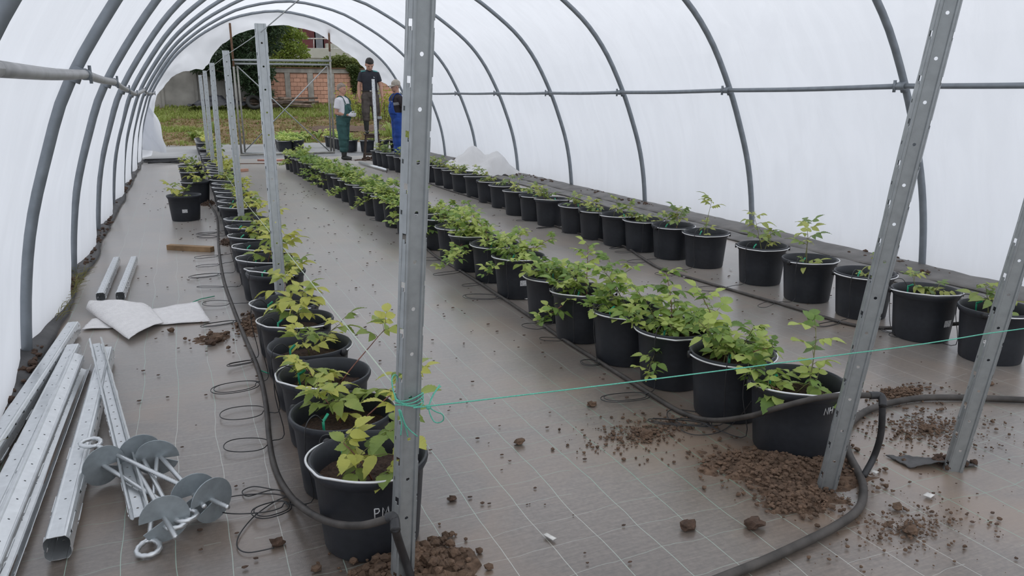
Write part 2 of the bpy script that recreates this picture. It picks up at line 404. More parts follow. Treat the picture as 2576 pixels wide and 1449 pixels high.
def floor_z(x, y):
    return 0.006*noise.noise(Vector((x*1.1, y*0.9, 0)))
fb = MB()
fb.grid(lambda i, j: (-1.25 + 7.6*i, -2.4 + 22.75*j, floor_z(-1.25+7.6*i, -2.4+22.75*j)), 60, 180)
floor = struct(fb.build('floor', M_floor), 'grey-brown woven weed mat with thin green guide threads covering the tunnel floor')

def film(name, u0, u1, nu, label):
    mb = MB(); ny = (len(HOOPS)-1)*12
    def fn(i, j):
        u = u0 + (u1-u0)*i; y = HOOPS[0] + (YEND+0.04-HOOPS[0])*j
        ph = (j*(len(HOOPS)-1)) % 1.0
        sag = math.sin(PI*ph)**0.8
        side = max(0.0, 1-u*3.0)               # the left-hand side hangs slacker
        lump = noise.noise(Vector((u*9, y*0.55, 3.1)))*0.030 + noise.noise(Vector((u*30, y*1.7, 7.7)))*0.008
        g = 0.040 - sag*(0.010 + 0.088*side) - abs(lump)*(0.25 + 1.1*side)*sag
        low = max(0.0, 1 - abs(0.5-abs(u-0.5))*26)   # rippled hem at the ground
        g += low*0.02*noise.noise(Vector((1.0, y*3.0, 9.0)))
        p = arc_at(u, g)
        return (CX0 + p.x, y + skew(u), p.z)
    mb.grid(fn, nu, ny)
    return struct(mb.build(name, M_film), label)
film('wall_left', 0.0, 0.24, 22, 'translucent white plastic film stretched over the left side of the tunnel')
film('ceiling', 0.24, 0.76, 36, 'translucent white plastic film over the crown of the tunnel')
film('wall_right', 0.76, 1.0, 22, 'translucent white plastic film stretched over the right side of the tunnel')

hoop_me = None
for k, y in enumerate(HOOPS):
    if y < 0.6: continue                    # nothing of these shows
    if hoop_me is None:
        mb = MB(); mb.tube([(CX0+arc_at(i/64).x, skew(i/64), arc_at(i/64).z - (0.03 if i in (0,64) else 0)) for i in range(65)], 0.031, 10)
        hoop_me = mb.mesh('tunnel_hoop', M_hoop)
    o = put('tunnel_hoop', hoop_me, None, (0, y, 0))
    n_ahead = k-2
    lab = ('grey steel tunnel hoop at the far open end, with torn film hanging from it' if k == len(HOOPS)-1 else
           'grey steel tunnel hoop, %s from the front, carrying the plastic film' % ORD[n_ahead])
    tag(o, lab, 'hoop', 'steel hoops of the tunnel')
# purlins: pipes clipped to every hoop at shoulder height
def purlin(u, us, side, label):
    root = empty('purlin', (CX0+arc_at(u).x, 0, arc_at(u).z))
    base = Vector(root.location)
    nodes = []
    for k, y in enumerate(HOOPS):
        uu = us[k % len(us)]
        p = arc_at(uu, -0.052); nodes.append(Vector((CX0+p.x, y+skew(uu), p.z)) - base)
    for a, b in zip(nodes[:-1], nodes[1:]):
        m = MB(); mid = (a+b)/2 + Vector((0,0,-0.008)); m.tube(cat([a, mid, b], 4), 0.0265 if side < 0 else 0.0235, 10)
        m.build('pipe', M_purl if side < 0 else M_hoop, root)
    for k, a in enumerate(nodes):
        if k < 3: continue                      # nothing of these shows
        m = MB()
        m.tube([a+Vector((0,-0.055,0)), a+Vector((0,0.055,0))], 0.033, 10)
        tn = Vector((0.42*-side,0,0.91)); m.tube([a + Vector((side*.045,0,0)) - tn*.045, a + Vector((side*.045,0,0)) + tn*.045], 0.0355, 10)
        m.box((-0.008,-0.010,-0.05),(0.008,0.010,0.05), Matrix.Translation(a + Vector((side*-0.024,0.035,0))))
        m.build('clamp', M_hoop, root)
    return tag(root, label, 'pipe', 'lengthwise pipes of the tunnel')
purlin(0.195, [0.205, 0.205, 0.2055, 0.2095, 0.2085, 0.203, 0.198, 0.205, 0.200, 0.201, 0.201], -1, 'lengthwise grey pipe clipped to the hoops along the left wall')
purlin(0.805, [0.795, 0.795, 0.795, 0.7955, 0.798, 0.800, 0.8005, 0.8005, 0.8005, 0.8005, 0.8005], 1, 'lengthwise grey pipe clipped to the hoops along the right wall')

# torn film hanging in the far arch
def valance():
    mb = MB()
    # lower edge of the hanging film as (u along the arch, drop in metres)
    drop = [(0.00,0.28,0.2),(0.05,0.36,0.5),(0.10,0.26,0.7),(0.15,0.20,1),(0.20,0.16,1),(0.235,0.22,1),(0.26,0.26,1),(0.29,0.38,1),(0.315,0.52,1),(0.34,0.66,1),(0.36,0.70,1),(0.385,0.56,1),(0.41,0.48,1),(0.45,0.40,1),(0.50,0.36,1),(0.55,0.34,1),(0.585,0.42,1),(0.62,0.44,1),(0.65,0.44,1),(0.68,0.52,1),(0.71,0.52,1),(0.74,0.36,1),(0.77,0.26,1),(0.80,0.18,1),(0.86,0.12,1),(0.93,0.1,1),(1.0,0.08,1)]
    def dr(u):
        for (a, b, _), (c, d, _) in zip(drop[:-1], drop[1:]):
            if u <= c: return b + (d-b)*(u-a)/(c-a)
        return 0.08
    def fn(i, j):
        u = i; top = arc_at(u, 0.035); D = dr(u)*(1 + 0.10*noise.noise(Vector((u*60,0,5))) )
        ctr = Vector((0,0,0.6)); inn = (ctr-top); inn.normalize()
        w = 1 if 0.2 < u < 0.8 else 0.0
        dirv = inn.lerp(Vector((0,0,-1)), 0.35*w); dirv.normalize()
        p = top + dirv*D*j
        yy = YEND + skew(u) + 0.05 + j*(0.12 + 0.10*noise.noise(Vector((u*14, j*1.2, 2)))) + 0.03*noise.noise(Vector((u*40, j*3, 8)))
        return (CX0+p.x, yy, p.z)
    mb.grid(fn, 150, 8)
    o = mb.build('torn_film', M_film)
    return tag(o, 'ragged white plastic film hanging from the far end arch', 'film')
valance()
mb = MB()   # loose corner of film at the foot of the far left
mb.grid(lambda i, j: (CX0-3.50 + 0.60*j*(1-0.55*abs(i-0.12)*1.3) + 0.05*math.sin(9*i+3*j), YEND+0.32+0.16*math.sin(7*j+4*i)*j+0.1*i, 0.22+1.35*i - 0.10*j*(1-i)), 22, 14)
tag(mb.build('film_flap', M_film), 'crumpled loose flap of white film at the foot of the far left hoop', 'film')

# dark ground-cover hems along both walls
def hem(name, x0, x1, y0, y1, up, label, seed):
    mb = MB()
    def fn(i, j):
        y = y0 + (y1-y0)*i
        w = 0.05*noise.noise(Vector((seed, y*0.9, 0))) + 0.02*noise.noise(Vector((seed, y*4, 4)))
        x = x0 + (x1-x0)*j + w
        z = 0.014 + up*(math.sin(PI*j)**0.7)*(0.55+0.6*abs(noise.noise(Vector((seed+9, y*1.3, 0))))) + 0.012*noise.noise(Vector((x*8, y*6, seed)))
        return (x, y, z + up*0.8*(j if x1 > x0 and x1 > 3 else (1-j) if x0 < 0 else 0))
    mb.grid(fn, 140, 8)
    o = mb.build(name, M_edge if name == 'trim_1' else M_edge2); solid(o, 0.004)
    return struct(o, label)
hem('trim_1', -1.12, -0.88, -2.3, 20.6, 0.05, 'dark folded hem of the weed mat along the left film', 1.0)
hem('trim_2', 5.78, 6.16, -2.3, 20.6, 0.035, 'dark folded hem of the weed mat along the right film', 5.0)
hem('trim_3', 5.44, 5.72, -2.3, 20.6, 0.012, 'loose overlapping strip of weed mat beside the right hem', 8.0)

# ------------------------------------------------------------------ outside: sheet, garden, walls
YG0 = 26.6; YW = 36.0
ZW = at(700, 266, YW).z
def ground_z(x, y):
    t = max(0.0, min(1.0, (y-YG0)/(YW-YG0)))
    return ZW*(t**1.15) + (0.05*noise.noise(Vector((x*0.7, y*0.7, 2))) + 0.03*noise.noise(Vector((x*2.6, y*2.6, 6))) if y > YG0+0.1 else 0) - 0.01
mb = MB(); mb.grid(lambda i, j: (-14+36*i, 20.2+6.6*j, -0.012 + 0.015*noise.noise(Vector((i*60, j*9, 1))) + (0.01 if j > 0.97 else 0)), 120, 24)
struct(mb.build('ground_sheet', M_sheet), 'ground sheet outside the far end of the tunnel, sky light painted into its pale grey')
mb = MB(); mb.grid(lambda i, j: (-22+52*i, 26.5+40*j, ground_z(-22+52*i, min(26.5+40*j, YW))), 130, 110)
struct(mb.build('garden_ground', M_garden), 'sloping vegetable garden of brown earth and rough grass')

def tufts(name, label, m, spots, h, wd, seed, blades=5):
    """many separate grass blades, nobody could count them"""
    R = random.Random(seed); mb = MB()
    for (x, y) in spots:
        z = ground_z(x, y) - 0.01
        for b in range(blades):
            a = R.uniform(0, 2*PI); hh = h*R.uniform(0.5, 1.2); l_ = R.uniform(0.2, 0.9)*hh
            bx, by = x+R.uniform(-.07,.07), y+R.uniform(-.07,.07); ww = wd*R.uniform(.6,1.3)
            c, s_ = math.cos(a), math.sin(a)
            mb.add([(bx-s_*ww, by+c*ww, z), (bx+s_*ww, by-c*ww, z), (bx+c*l_*0.5+s_*ww*.7, by+s_*l_*0.5-c*ww*.7, z+hh*0.75), (bx+c*l_*0.5-s_*ww*.7, by+s_*l_*0.5+c*ww*.7, z+hh*0.75), (bx+c*l_, by+s_*l_, z+hh)],
                   [(0,1,2,3),(3,2,4)])
    return tag(mb.build(name, m, None, False), label, 'grass', None, 'stuff')
R = random.Random(3)
sp_g, sp_d, sp_m = [], [], []
for i in range(9000):
    x, y = R.uniform(-4, 12), R.uniform(26.6, 36.0)
    k = noise.noise(Vector((x*0.45, y*0.55, 11)))
    t = (y-26.6)/9.4
    if t > 0.62 + 0.18*k or k > 0.28 or (t < 0.05 and k > -0.1): sp_g.append((x, y))
    elif R.random() < 0.6: sp_d.append((x, y))
    else: sp_m.append((x, y))
tufts('grass', 'bright green grass at the foot of the garden walls and in patches', M_grass, sp_g, 0.15, 0.020, 1)
tufts('dry_weeds', 'straw-coloured dry weeds over the dug garden beds', M_straw, sp_d, 0.07, 0.022, 2, 4)
tufts('weeds', 'low mixed green weeds between the garden beds', M_grass, sp_m, 0.055, 0.022, 4, 2)

# grey concrete panel wall
cw = empty('wall_concrete', (-2, YW-0.4, ZW)); struct(cw, 'weathered grey concrete panel wall behind the garden')
ztop = at(560, 158, YW-0.4).z
cxs = [at(x, 220, YW-0.4).x for x in (250, 318, 405, 491, 560, 632)]
for a, b in zip(cxs[:-1], cxs[1:]):
    m = MB(); m.box((a+0.09-cw.location.x, -0.03, -0.5), (b-0.02-cw.location.x, 0.03, ztop-ZW)); o = m.build('panel', M_conc, cw, False)
for a in cxs:
    m = MB(); m.box((a-cw.location.x-0.02, -0.09, -0.5), (a+0.09-cw.location.x, 0.06, ztop-ZW+0.03)); bevel(m.build('post', M_conc, cw, False), 0.01)

# brick infill wall with grey concrete frame
bw = empty('wall_back', (at(700,200,YW).x, YW, ZW)); struct(bw, 'orange clay-block garden wall with grey concrete columns and top beam')
ox = bw.location.x
def bx(px): return at(px, 210, YW).x - ox
def bz(py, px=750): return at(px, py, YW).z - ZW
m = MB(); m.box((bx(600), 0.03, -0.5), (bx(1010), 0.22, bz(180))); m.build('core', M_joint, bw, False)
m = MB(); m.box((bx(600), -0.05, bz(183)), (bx(1010), 0.25, bz(172))); m.build('beam', M_mortar, bw, False)
m = MB(); m.box((bx(600), -0.12, bz(171.5)), (bx(1010), 0.3, bz(169.5))); m.build('coping', M_rust, bw, False)
colpx = [(717,730),(774,788),(826,841),(940,956)]
for a, b in colpx:
    m = MB(); m.box((bx(a), -0.035, -0.5), (bx(b), 0.2, bz(183))); m.build('column', M_mortar, bw, False)
rowh = (bz(186)-bz(248))/6; blk = 0.285
bay = [(600,717),(730,774),(788,826),(841,940),(956,1010)]
brick_me = None
R = random.Random(8)
for r in range(7):
    for a, b in bay:
        x = bx(a)+0.02 - (blk/2 if r % 2 else 0); zc = bz(186) - rowh*(r+0.5)
        while x < bx(b)-0.03:
            x0, x1 = max(x, bx(a)+0.008), min(x+blk-0.012, bx(b)-0.008)
            if x1-x0 > 0.05:
                if brick_me is None:
                    mm = MB(); mm.box((-0.5,-0.5,-0.5),(0.5,0.5,0.5)); brick_me = mm.mesh('brick', M_brick, False)
                put('brick', brick_me, bw, ((x0+x1)/2, 0.03+R.uniform(-.006,.006), zc), None, (x1-x0, 0.07, rowh-0.016))
            x += blk

# ------------------------------------------------------------------ foliage helper for trees and hedges
def leaf_cloud(mb, pts, size, R, squash=1.0, droop=0.0):
    for p in pts:
        a = R.uniform(0, 2*PI); b = R.uniform(-0.7, 0.9); s_ = size*R.uniform(0.6, 1.3)
        d = Vector((math.cos(a)*math.cos(b), math.sin(a)*math.cos(b), math.sin(b)-droop)).normalized()
        w = d.cross(Vector((R.uniform(-1,1),R.uniform(-1,1),R.uniform(-1,1)))).normalized()
        q = Vector(p)
        mb.add([q, q+d*s_*0.5+w*s_*0.30*squash, q+d*s_, q+d*s_*0.5-w*s_*0.30*squash], [(0,1,2,3)])
def tree(name, label, base, blobs, m, leaf, n, seed, trunk_r=0.1, cat_='tree', droop=0.0, squash=1.0, limbs=True):
    """trunk with limbs running into clumps of leaves; blobs = (centre, radius xyz) relative to the base"""
    R = random.Random(seed); root = empty(name, base)
    top = max(b[0][2] for b in blobs)
    t = MB(); t.tube(cat([(0,0,-0.2),(0.05,0,top*0.3),(-0.04,0.05,top*0.65),(0,0,top)], 4), [trunk_r*(1-0.8*i/12) for i in range(13)], 7)
    if limbs:
        for c, r in blobs:
            st = Vector((0,0,max(0.2,c[2]*0.55))); t.tube(cat([st, st.lerp(Vector(c),0.5)+Vector((0,0,0.1)), c], 3), [trunk_r*0.45*(1-0.12*i) for i in range(7)], 5)
    t.build('trunk', M_bark, root)
    f = MB(); tot = sum(r[0]*r[1]+r[0]*r[2] for _, r in blobs)
    for c, r in blobs:
        k = int(n*(r[0]*r[1]+r[0]*r[2])/tot); pts = []
        for _ in range(k):
            v = Vector((R.gauss(0,1),R.gauss(0,1),R.gauss(0,1))).normalized()*(R.random()**0.35)
            wob = 1+0.35*noise.noise(v*2.2+Vector(c))
            pts.append((c[0]+v.x*r[0]*wob, c[1]+v.y*r[1]*wob, c[2]+v.z*r[2]*wob))
        leaf_cloud(f, pts, leaf, R, squash, droop)
    o = f.build('foliage', m, root, False); o['kind'] = 'stuff'
    return tag(root, label, cat_)
def rel(px, py, Y, base): return tuple(at(px, py, Y) - Vector(base))
# dark conifer standing in front of the wall
Yc = 35.0; b0 = at(640, 262, Yc); b0.z = ground_z(b0.x, Yc)
blobs = []
for i, (px, py, rx, rz) in enumerate([(640,60,1.3,0.7),(600,95,1.2,.6),(660,110,1.2,.6),(575,130,1.0,.5),(625,150,1.2,.5),(530,150,1.1,.32),(560,175,1.2,.4),(655,185,0.9,.5),(640,215,0.75,.5),(665,235,0.65,.35),(630,30,1.5,.8),(560,60,1.2,.7),(690,60,.8,.7),(500,165,.8,.25),(605,190,.6,.4)]):
    blobs.append((rel(px, py, Yc+random.Random(i).uniform(-0.4,0.5), b0), (rx*0.62, 0.7, rz*0.9)))
tree('conifer', 'tall dark conifer with drooping boughs in front of the concrete wall', b0, blobs, M_conifer, 0.20, 15000, 5, 0.14, 'tree', 0.5, 0.45)
# lighter broadleaf tree right of it
Yb = 39.0; b1 = at(700, 262, Yb); b1.z = ground_z(b1.x, 36)
blobs = [(rel(px, py, Yb+random.Random(i+40).uniform(-0.5,0.5), b1), (rx, 0.8, rz)) for i, (px, py, rx, rz) in enumerate([(705,75,.55,.4),(735,85,.5,.3),(712,110,.6,.4),(745,118,.5,.35),(700,140,.7,.4),(738,142,.5,.35),(762,128,.25,.2),(755,90,.3,.2),(690,95,.5,.5),(768,142,.2,.1),(700,45,.5,.4),(722,60,.4,.25)])]
tree('broadleaf_tree', 'light green broadleaf tree rising above the brick wall', b1, blobs, M_tree, 0.13, 5200, 6, 0.08)
# hedge running along the top of the brick wall
bh = at(800, 170, YW+0.8); bh.z = ZW
blobs = [(rel(px, py, YW+0.9, bh), (0.42, 0.4, rz)) for px, py, rz in [(690,162,.16),(720,163,.16),(750,163,.14),(780,162,.18),(808,163,.16),(835,160,.22),(858,156,.32),(878,160,.28),(898,162,.22),(915,165,.2),(840,150,.15)]]
tree('hedge', 'scruffy dark green hedge along the top of the brick wall', bh, blobs, M_ivy, 0.13, 5500, 7, 0.05, 'hedge')
bi = at(892, 245, YW-0.15); bi.z = ZW
blobs = [(rel(px, py, YW-0.16, bi), (rx, 0.13, rz)) for px, py, rx, rz in [(893,185,.24,.28),(895,205,.2,.25),(893,222,.14,.2),(888,172,.28,.14)]]
tree('ivy', 'dark ivy climbing the brick wall behind the men', bi, blobs, M_ivy, 0.10, 2200, 9, 0.03, 'ivy')
bm_ = at(665, 250, YW-0.3); bm_.z = ZW
blobs = [(rel(px, py, YW-0.3, bm_), (rx, 0.25, rz)) for px, py, rx, rz in [(655,205,.45,.5),(648,235,.35,.35),(662,180,.5,.3)]]
tree('climber', 'dark climbing shrub on the left end of the brick wall', bm_, blobs, M_conifer, 0.12, 2600, 10, 0.03, 'shrub')
for i, (px, py, Y, rx, rz, lab) in enumerate([(868,245,32.5,.35,.55,'yellow-green shrub between the two men in the garden'),(905,262,31.5,.4,.5,'leafy young shrub beside the standing man on the stool'),(968,255,31.8,.38,.6,'light green young fruit tree behind the man in blue'),(985,285,31.0,.35,.5,'low leafy bush behind the man in blue')]):
    bb = at(px, py+25, Y); bb.z = ground_z(bb.x, Y); c = at(px, py, Y)-bb
    tree('garden_shrub', lab, bb, [((c.x,0,c.z),(rx,.3,rz)),((c.x+.15,0,c.z*.7),(rx*.8,.3,rz*.7))], M_tree if i != 3 else M_grass, 0.085, 520, 20+i, 0.025, 'shrub')
# strap-leaved clump and low bedding plants at the edge of the beds
def clump(name, label, c, n, ln, wd, seed, m, upr=0.8):
    R = random.Random(seed); root = empty(name, c)
    for i in range(n):
        a = R.uniform(0,2*PI); L = ln*R.uniform(.6,1.2); mb = MB(); pts = []
        for k in range(6):
            t = k/5; pts.append((math.cos(a)*L*(0.1+0.8*t), math.sin(a)*L*(0.1+0.8*t), L*upr*math.sin(min(1.0,t*1.15)*PI*0.72)))
        v = []; f = []
        for k, p in enumerate(pts):
            ww = wd*(math.sin(PI*(0.12+0.86*k/5)))**0.8
            v += [(p[0]-math.sin(a)*ww, p[1]+math.cos(a)*ww, p[2]+.01), (p[0], p[1], p[2]), (p[0]+math.sin(a)*ww, p[1]-math.cos(a)*ww, p[2]+.01)]
        for k in range(5):
            for q in (0,1): f.append((k*3+q, k*3+q+1, (k+1)*3+q+1, (k+1)*3+q))
        mb.add(v, f); mb.build('leaf', m, root)
    return tag(root, label, 'plant')
for i, (px, py, Y, n, ln, wd, lab) in enumerate([(985,345,27.2,22,.62,.028,'clump of strappy green leaves at the garden edge behind the stool'),(775,352,27.0,16,.36,.05,'leafy green clump at the sheet edge left of the man in green'),(800,345,27.4,16,.34,.05,'leafy green clump beside the door frame brace in the garden'),(835,352,27.1,12,.28,.04,'small leafy clump just left of the man in green'),(512,345,27.2,18,.42,.06,'broad-leaved weed behind the second farthest post of the left row'),(535,318,29.2,14,.4,.05,'dark green weed between the far posts in the garden'),(485,345,27.6,14,.30,.05,'green weed patch beside the farthest bucket outside')]):
    g = at(px, py, Y); g.z = ground_z(g.x, Y); clump('leafy_clump', lab, g, n, ln, wd, 60+i, M_grass)

# stacked poles, tyre and tarp at the wall foot
R = random.Random(12)
Yp = 34.9
for i in range(17):
    row = i % 6; px0 = R.choice([600, 612, 640, 700]) if i > 3 else 700; px1 = px0 + R.uniform(70, 105)
    y0 = 266 - row*4.0 + R.uniform(-1,1); y1 = y0 + R.uniform(-3, 4)
    a, b = at(px0, y0, Yp-0.2*(i % 3)), at(px1, y1, Yp-0.2*((i+1) % 3))
    c = (a+b)/2; m = MB(); m.tube([a-c, (a-c)*.3+Vector((0,0,R.uniform(-.03,.03))), b-c], [R.uniform(.035,.06)]*3, 6)
    o = m.build('wooden_pole', M_oldwood); o.location = c
    tag(o, 'weathered wooden pole in the heap stacked against the brick wall', 'pole', 'heap of wooden poles')
m = MB(); m.tube([(math.cos(t)*.27, 0.03*math.sin(t*2), math.sin(t)*.27) for t in [2*PI*i/24 for i in range(25)]], 0.085, 8, False)
o = m.build('tyre', M_rubber); o.location = at(640, 257, Yp-0.5); o.rotation_euler = (math.radians(-35),0,0.1)
tag(o, 'old black tyre leaning on the wooden pole heap', 'tyre')
m = MB()
c0 = at(560, 266, 34.6)
m.grid(lambda i, j: (c0.x-1.35+2.5*i, c0.y-0.35+0.8*j, c0.z+0.02+0.42*math.sin(PI*i)**1.2*math.sin(PI*j)*(0.75+0.5*noise.noise(Vector((i*7,j*4,1))))+0.1*noise.noise(Vector((i*16,j*8,4)))), 36, 14)
tag(m.build('tarp_heap', M_tarp), 'black plastic tarp heaped at the foot of the concrete wall', 'tarp')
# thin garden stakes of the little fence
for i in range(14):
    px = 872+i*9.5; Y = 31.6; g = at(px, 300, Y); g.z = ground_z(g.x, Y)
    m = MB(); m.tube([(0,0,-.1),(R.uniform(-.03,.03),0,.35),(R.uniform(-.05,.05),0,R.uniform(.65,.8))], .014, 5)
    o = m.build('garden_stake', M_woodD); o.location = g
    tag(o, 'thin dark stake of the low garden fence behind the men, %s from the left' % ORD[i], 'stake', 'stakes of the garden fence')
# dug dark bed behind the stool
m = MB(); g = at(950, 315, 29.2)
m.grid(lambda i, j: (g.x-2.4+6*i, g.y-0.3+1.5*j, ground_z(g.x-2.4+6*i, g.y-.3+1.5*j)+0.02+0.10*math.sin(PI*j)*math.sin(PI*i)**.4+0.05*noise.noise(Vector((i*40,j*9,3)))), 60, 14)
tag(m.build('dug_bed', M_clodD), 'freshly dug dark earth bed behind the stool', 'soil', None, 'stuff')

# house behind: balcony with rail, coloured wall panels
Yh = 50.0
hb = at(820, 170, Yh); hs = empty('house', (hb.x, Yh, ground_z(hb.x,36)))
hz0 = hs.location.z
def hp(px, py, Y=Yh): q = at(px, py, Y); return q.x-hb.x, q.z-hz0
def panel(name, x0, y0, x1, y1, m, d0, d1, Y=Yh):
    a = hp(x0, y1, Y); b = hp(x1, y0, Y); mm = MB(); mm.box((a[0], d0, a[1]), (b[0], d1, b[1])); return mm.build(name, m, hs, False)
panel('wall', 560, -10, 1010, 260, M_facade, 1.6, 1.9)
panel('painted_shadow', 640, 143, 1000, 262, M_dark, 1.45, 1.58)  # near-black board painting the shade under the balcony slab
panel('slab', 660, 127, 1000, 144, M_slab, -0.4, 1.7)
panel('slab_soffit', 660, 144, 1000, 147, M_slab, -0.35, 1.5)
panel('panel', 762, 40, 801, 126, M_maroon, 1.5, 1.58)
panel('panel', 803, 40, 822, 126, M_grypan, 1.5, 1.58)
panel('panel', 824, 40, 850, 126, M_maroon, 1.5, 1.58)
panel('panel', 742, 40, 760, 126, M_grypan, 1.5, 1.58)
panel('planter', 825, 109, 868, 124, M_slab, 0.4, 0.9)
for k, y in enumerate((97, 122)):
    a = hp(660, y); b = hp(1000, y+2); mm = MB(); mm.tube([(a[0],-.2,a[1]),(b[0],-.2,b[1])], 0.04 if k == 0 else 0.035, 6); mm.build('rail', M_rail, hs)
for px in (740, 788, 836, 884):
    a = hp(px, 127); b = hp(px, 98); mm = MB(); mm.tube([(a[0],-.2,a[1]),(b[0],-.2,b[1])], 0.03, 6); mm.build('baluster', M_rail, hs)
for px in (680, 706):
    w = panel('window', px, 48, px+20, 70, M_wframe, 1.42, 1.59)
    a = hp(px+3, 67); b = hp(px+17, 51); mm = MB(); mm.box((a[0],1.38,a[1]),(b[0],1.43,b[1])); mm.build('pane', M_pane, w, False)
tag(hs, 'house with a concrete balcony and dark red wall panels behind the trees', 'house')

# ------------------------------------------------------------------ door frame of pipes in the far arch
YD = YEND + 0.28
df = empty('door_frame', (2.5, YD, 0.0))
def dpt(px, py): q = at(px, py, YD); return Vector((q.x-2.5, 0, max(q.z, 0.03)))
def dbar(name, a, b, r, m=M_pipe, dy=0):
    mm = MB(); mm.tube([a+Vector((0,dy,0)), b+Vector((0,dy,0))], r, 8); return mm.build(name, m, df)
TL, TR = dpt(578, 58), dpt(827, 72)
BL, BR = dpt(608, 392), dpt(841, 392)
ML, MR = dpt(590, 128), dpt(831, 140)
dbar('post', BL, TL.lerp(BL, .32), .026); dbar('post_top', TL.lerp(BL, .32), TL, .026, M_rust)
dbar('post', BR, TR.lerp(BR, .18), .026); dbar('post_top', TR.lerp(BR, .18), TR, .026, M_rust)
dbar('crossbar', dpt(584,151), dpt(834,153), .028, M_galv)
dbar('crossbar', dpt(590,160), dpt(832,163), .024, M_galv, .05)
dbar('inner_post', dpt(597,165), dpt(617,384), .022, M_pipe, .05)
dbar('inner_post', dpt(825,166), dpt(834,384), .022, M_pipe, .05)
dbar('sill', dpt(610,386), dpt(838,386), .024, M_galv, .03)
dbar('sill', dpt(604,394), dpt(842,394), .026, M_pipe, -.05)
dbar('brace', dpt(597,166), dpt(832,383), .014, M_galv, .08)
dbar('brace', dpt(824,166), dpt(615,383), .014, M_galv, .11)
tag(df, 'door frame of steel pipes with crossed braces standing in the far arch', 'door frame')
# ------------------------------------------------------------------ galvanised trellis posts
PPROF = [(-.030,-.046),(-.0395,-.040),(-.0405,-.012),(-.034,.004),(-.029,.008),(-.024,.0065),(-.0205,0.0),(.0205,0.0),(.024,.0065),(.029,.008),(.034,.004),(.0405,-.012),(.0395,-.040),(.030,-.046)]
PPROF = [(a*0.86, b*0.9) for a, b in PPROF]
PROUND = [(-.93,-1.02),(-1.0,-.90),(-1.0,-.60),(-.93,-.32),(-.76,-.08),(-.64,-.02),(-.50,-.07),(.50,-.07),(.64,-.02),(.76,-.08),(.93,-.32),(1.0,-.60),(1.0,-.90),(.93,-1.02)]
PRL = [(a*.041, b*.043) for a, b in PROUND]; PRS = [(a*.032, b*.034) for a, b in PROUND]
def post_mesh(L, m, pitch=0.14, rh=0.0062, PPROF=PPROF):
    """rolled steel profile: flat web with round holes, ribs, flanges with hook notches, returned lips"""
    mb = MB(); n = int(L/pitch); w0 = (L-n*pitch)/2
    P = lambda uv, w: (uv[0], -uv[1], w)
    for i in range(len(PPROF)-1):
        a, b = PPROF[i], PPROF[i+1]
        if i == 6:                               # the web
            for k in range(n):
                c = w0+(k+.5)*pitch; lo, hi = c-pitch/2, c+pitch/2
                if k == 0: lo = 0.0
                if k == n-1: hi = L
                outer = [(a[0],c),(a[0],lo),(0,lo),(b[0],lo),(b[0],c),(b[0],hi),(0,hi),(a[0],hi)]
                inner = [(rh*math.cos(PI+j*PI/4), c+rh*math.sin(PI+j*PI/4)) for j in range(8)]
                v = [(x,-a[1],w) for x,w in outer]+[(x,-a[1],w) for x,w in inner]
                mb.add(v, [(j,(j+1)%8,8+(j+1)%8,8+j) for j in range(8)])
        elif i in (2, 10):                        # hook notches in the shoulder
            w = 0.0
            for k in range(n+1):
                c = w0+k*pitch; lo, hi = max(0,c-.014), min(L,c+.014)
                if lo > w: mb.add([P(a,w),P(b,w),P(b,lo),P(a,lo)], [(0,1,2,3)])
                if lo > 0 and hi < L:
                    mid = ((a[0]*.45+b[0]*.55),(a[1]*.45+b[1]*.55))   # the tongue left standing in each notch
                    q, r_ = (a, mid) if i == 2 else (mid, b)
                    mb.add([P(q,lo),P(r_,lo),P(r_,lo+.010),P(q,lo+.010)], [(0,1,2,3)])
                w = hi
            if w < L: mb.add([P(a,w),P(b,w),P(b,L),P(a,L)], [(0,1,2,3)])
        elif i in (1, 11):                        # small slots in the flanges
            w = 0.0
            for k in range(n):
                c = w0+(k+.5)*pitch; lo, hi = c-.006, c+.006
                mb.add([P(a,w),P(b,w),P(b,lo),P(a,lo)], [(0,1,2,3)])
                m1 = (a[0]*.65+b[0]*.35, a[1]*.65+b[1]*.35); m2 = (a[0]*.35+b[0]*.65, a[1]*.35+b[1]*.65)
                mb.add([P(a,lo),P(m1,lo),P(m1,hi),P(a,hi)], [(0,1,2,3)]); mb.add([P(m2,lo),P(b,lo),P(b,hi),P(m2,hi)], [(0,1,2,3)])
                w = hi
            mb.add([P(a,w),P(b,w),P(b,L),P(a,L)], [(0,1,2,3)])
        else:
            mb.add([P(a,0),P(b,0),P(b,L),P(a,L)], [(0,1,2,3)])
    me = mb.mesh('steel_post', m, False)
    bm = bmesh.new(); bm.from_mesh(me); bmesh.ops.remove_doubles(bm, verts=bm.verts, dist=1e-5); bmesh.ops.recalc_face_normals(bm, faces=bm.faces); bm.to_mesh(me); bm.free()
    return me
def stand(o, base, top, front):
    """set a post with its long axis from base to top and its web facing front"""
    base, top, front = Vector(base), Vector(top), Vector(front)
    z = (top-base).normalized(); y = -(front - z*front.dot(z)).normalized(); x = y.cross(z)
    M = Matrix.Identity(4)
    for r in range(3): M[r][0], M[r][1], M[r][2], M[r][3] = x[r], y[r], z[r], base[r]
    o.matrix_world = M; return o
def post(me, base, top, front, label, group):
    o = put('steel_post', me); stand(o, base, top, front)
    md = o.modifiers.new('sheet', 'SOLIDIFY'); md.thickness = 0.0024; md.offset = -1
    return tag(o, label, 'post', group)
PM_G = post_mesh(2.30, M_galv); PM_B = post_mesh(2.05, M_galvM); PM_S = post_mesh(1.45, M_galvL, .09, .004, PRS); PM_L = post_mesh(2.2, M_galvL, .15, .0045, PRL); PM_X = post_mesh(2.2, M_galvL, .09, .005)
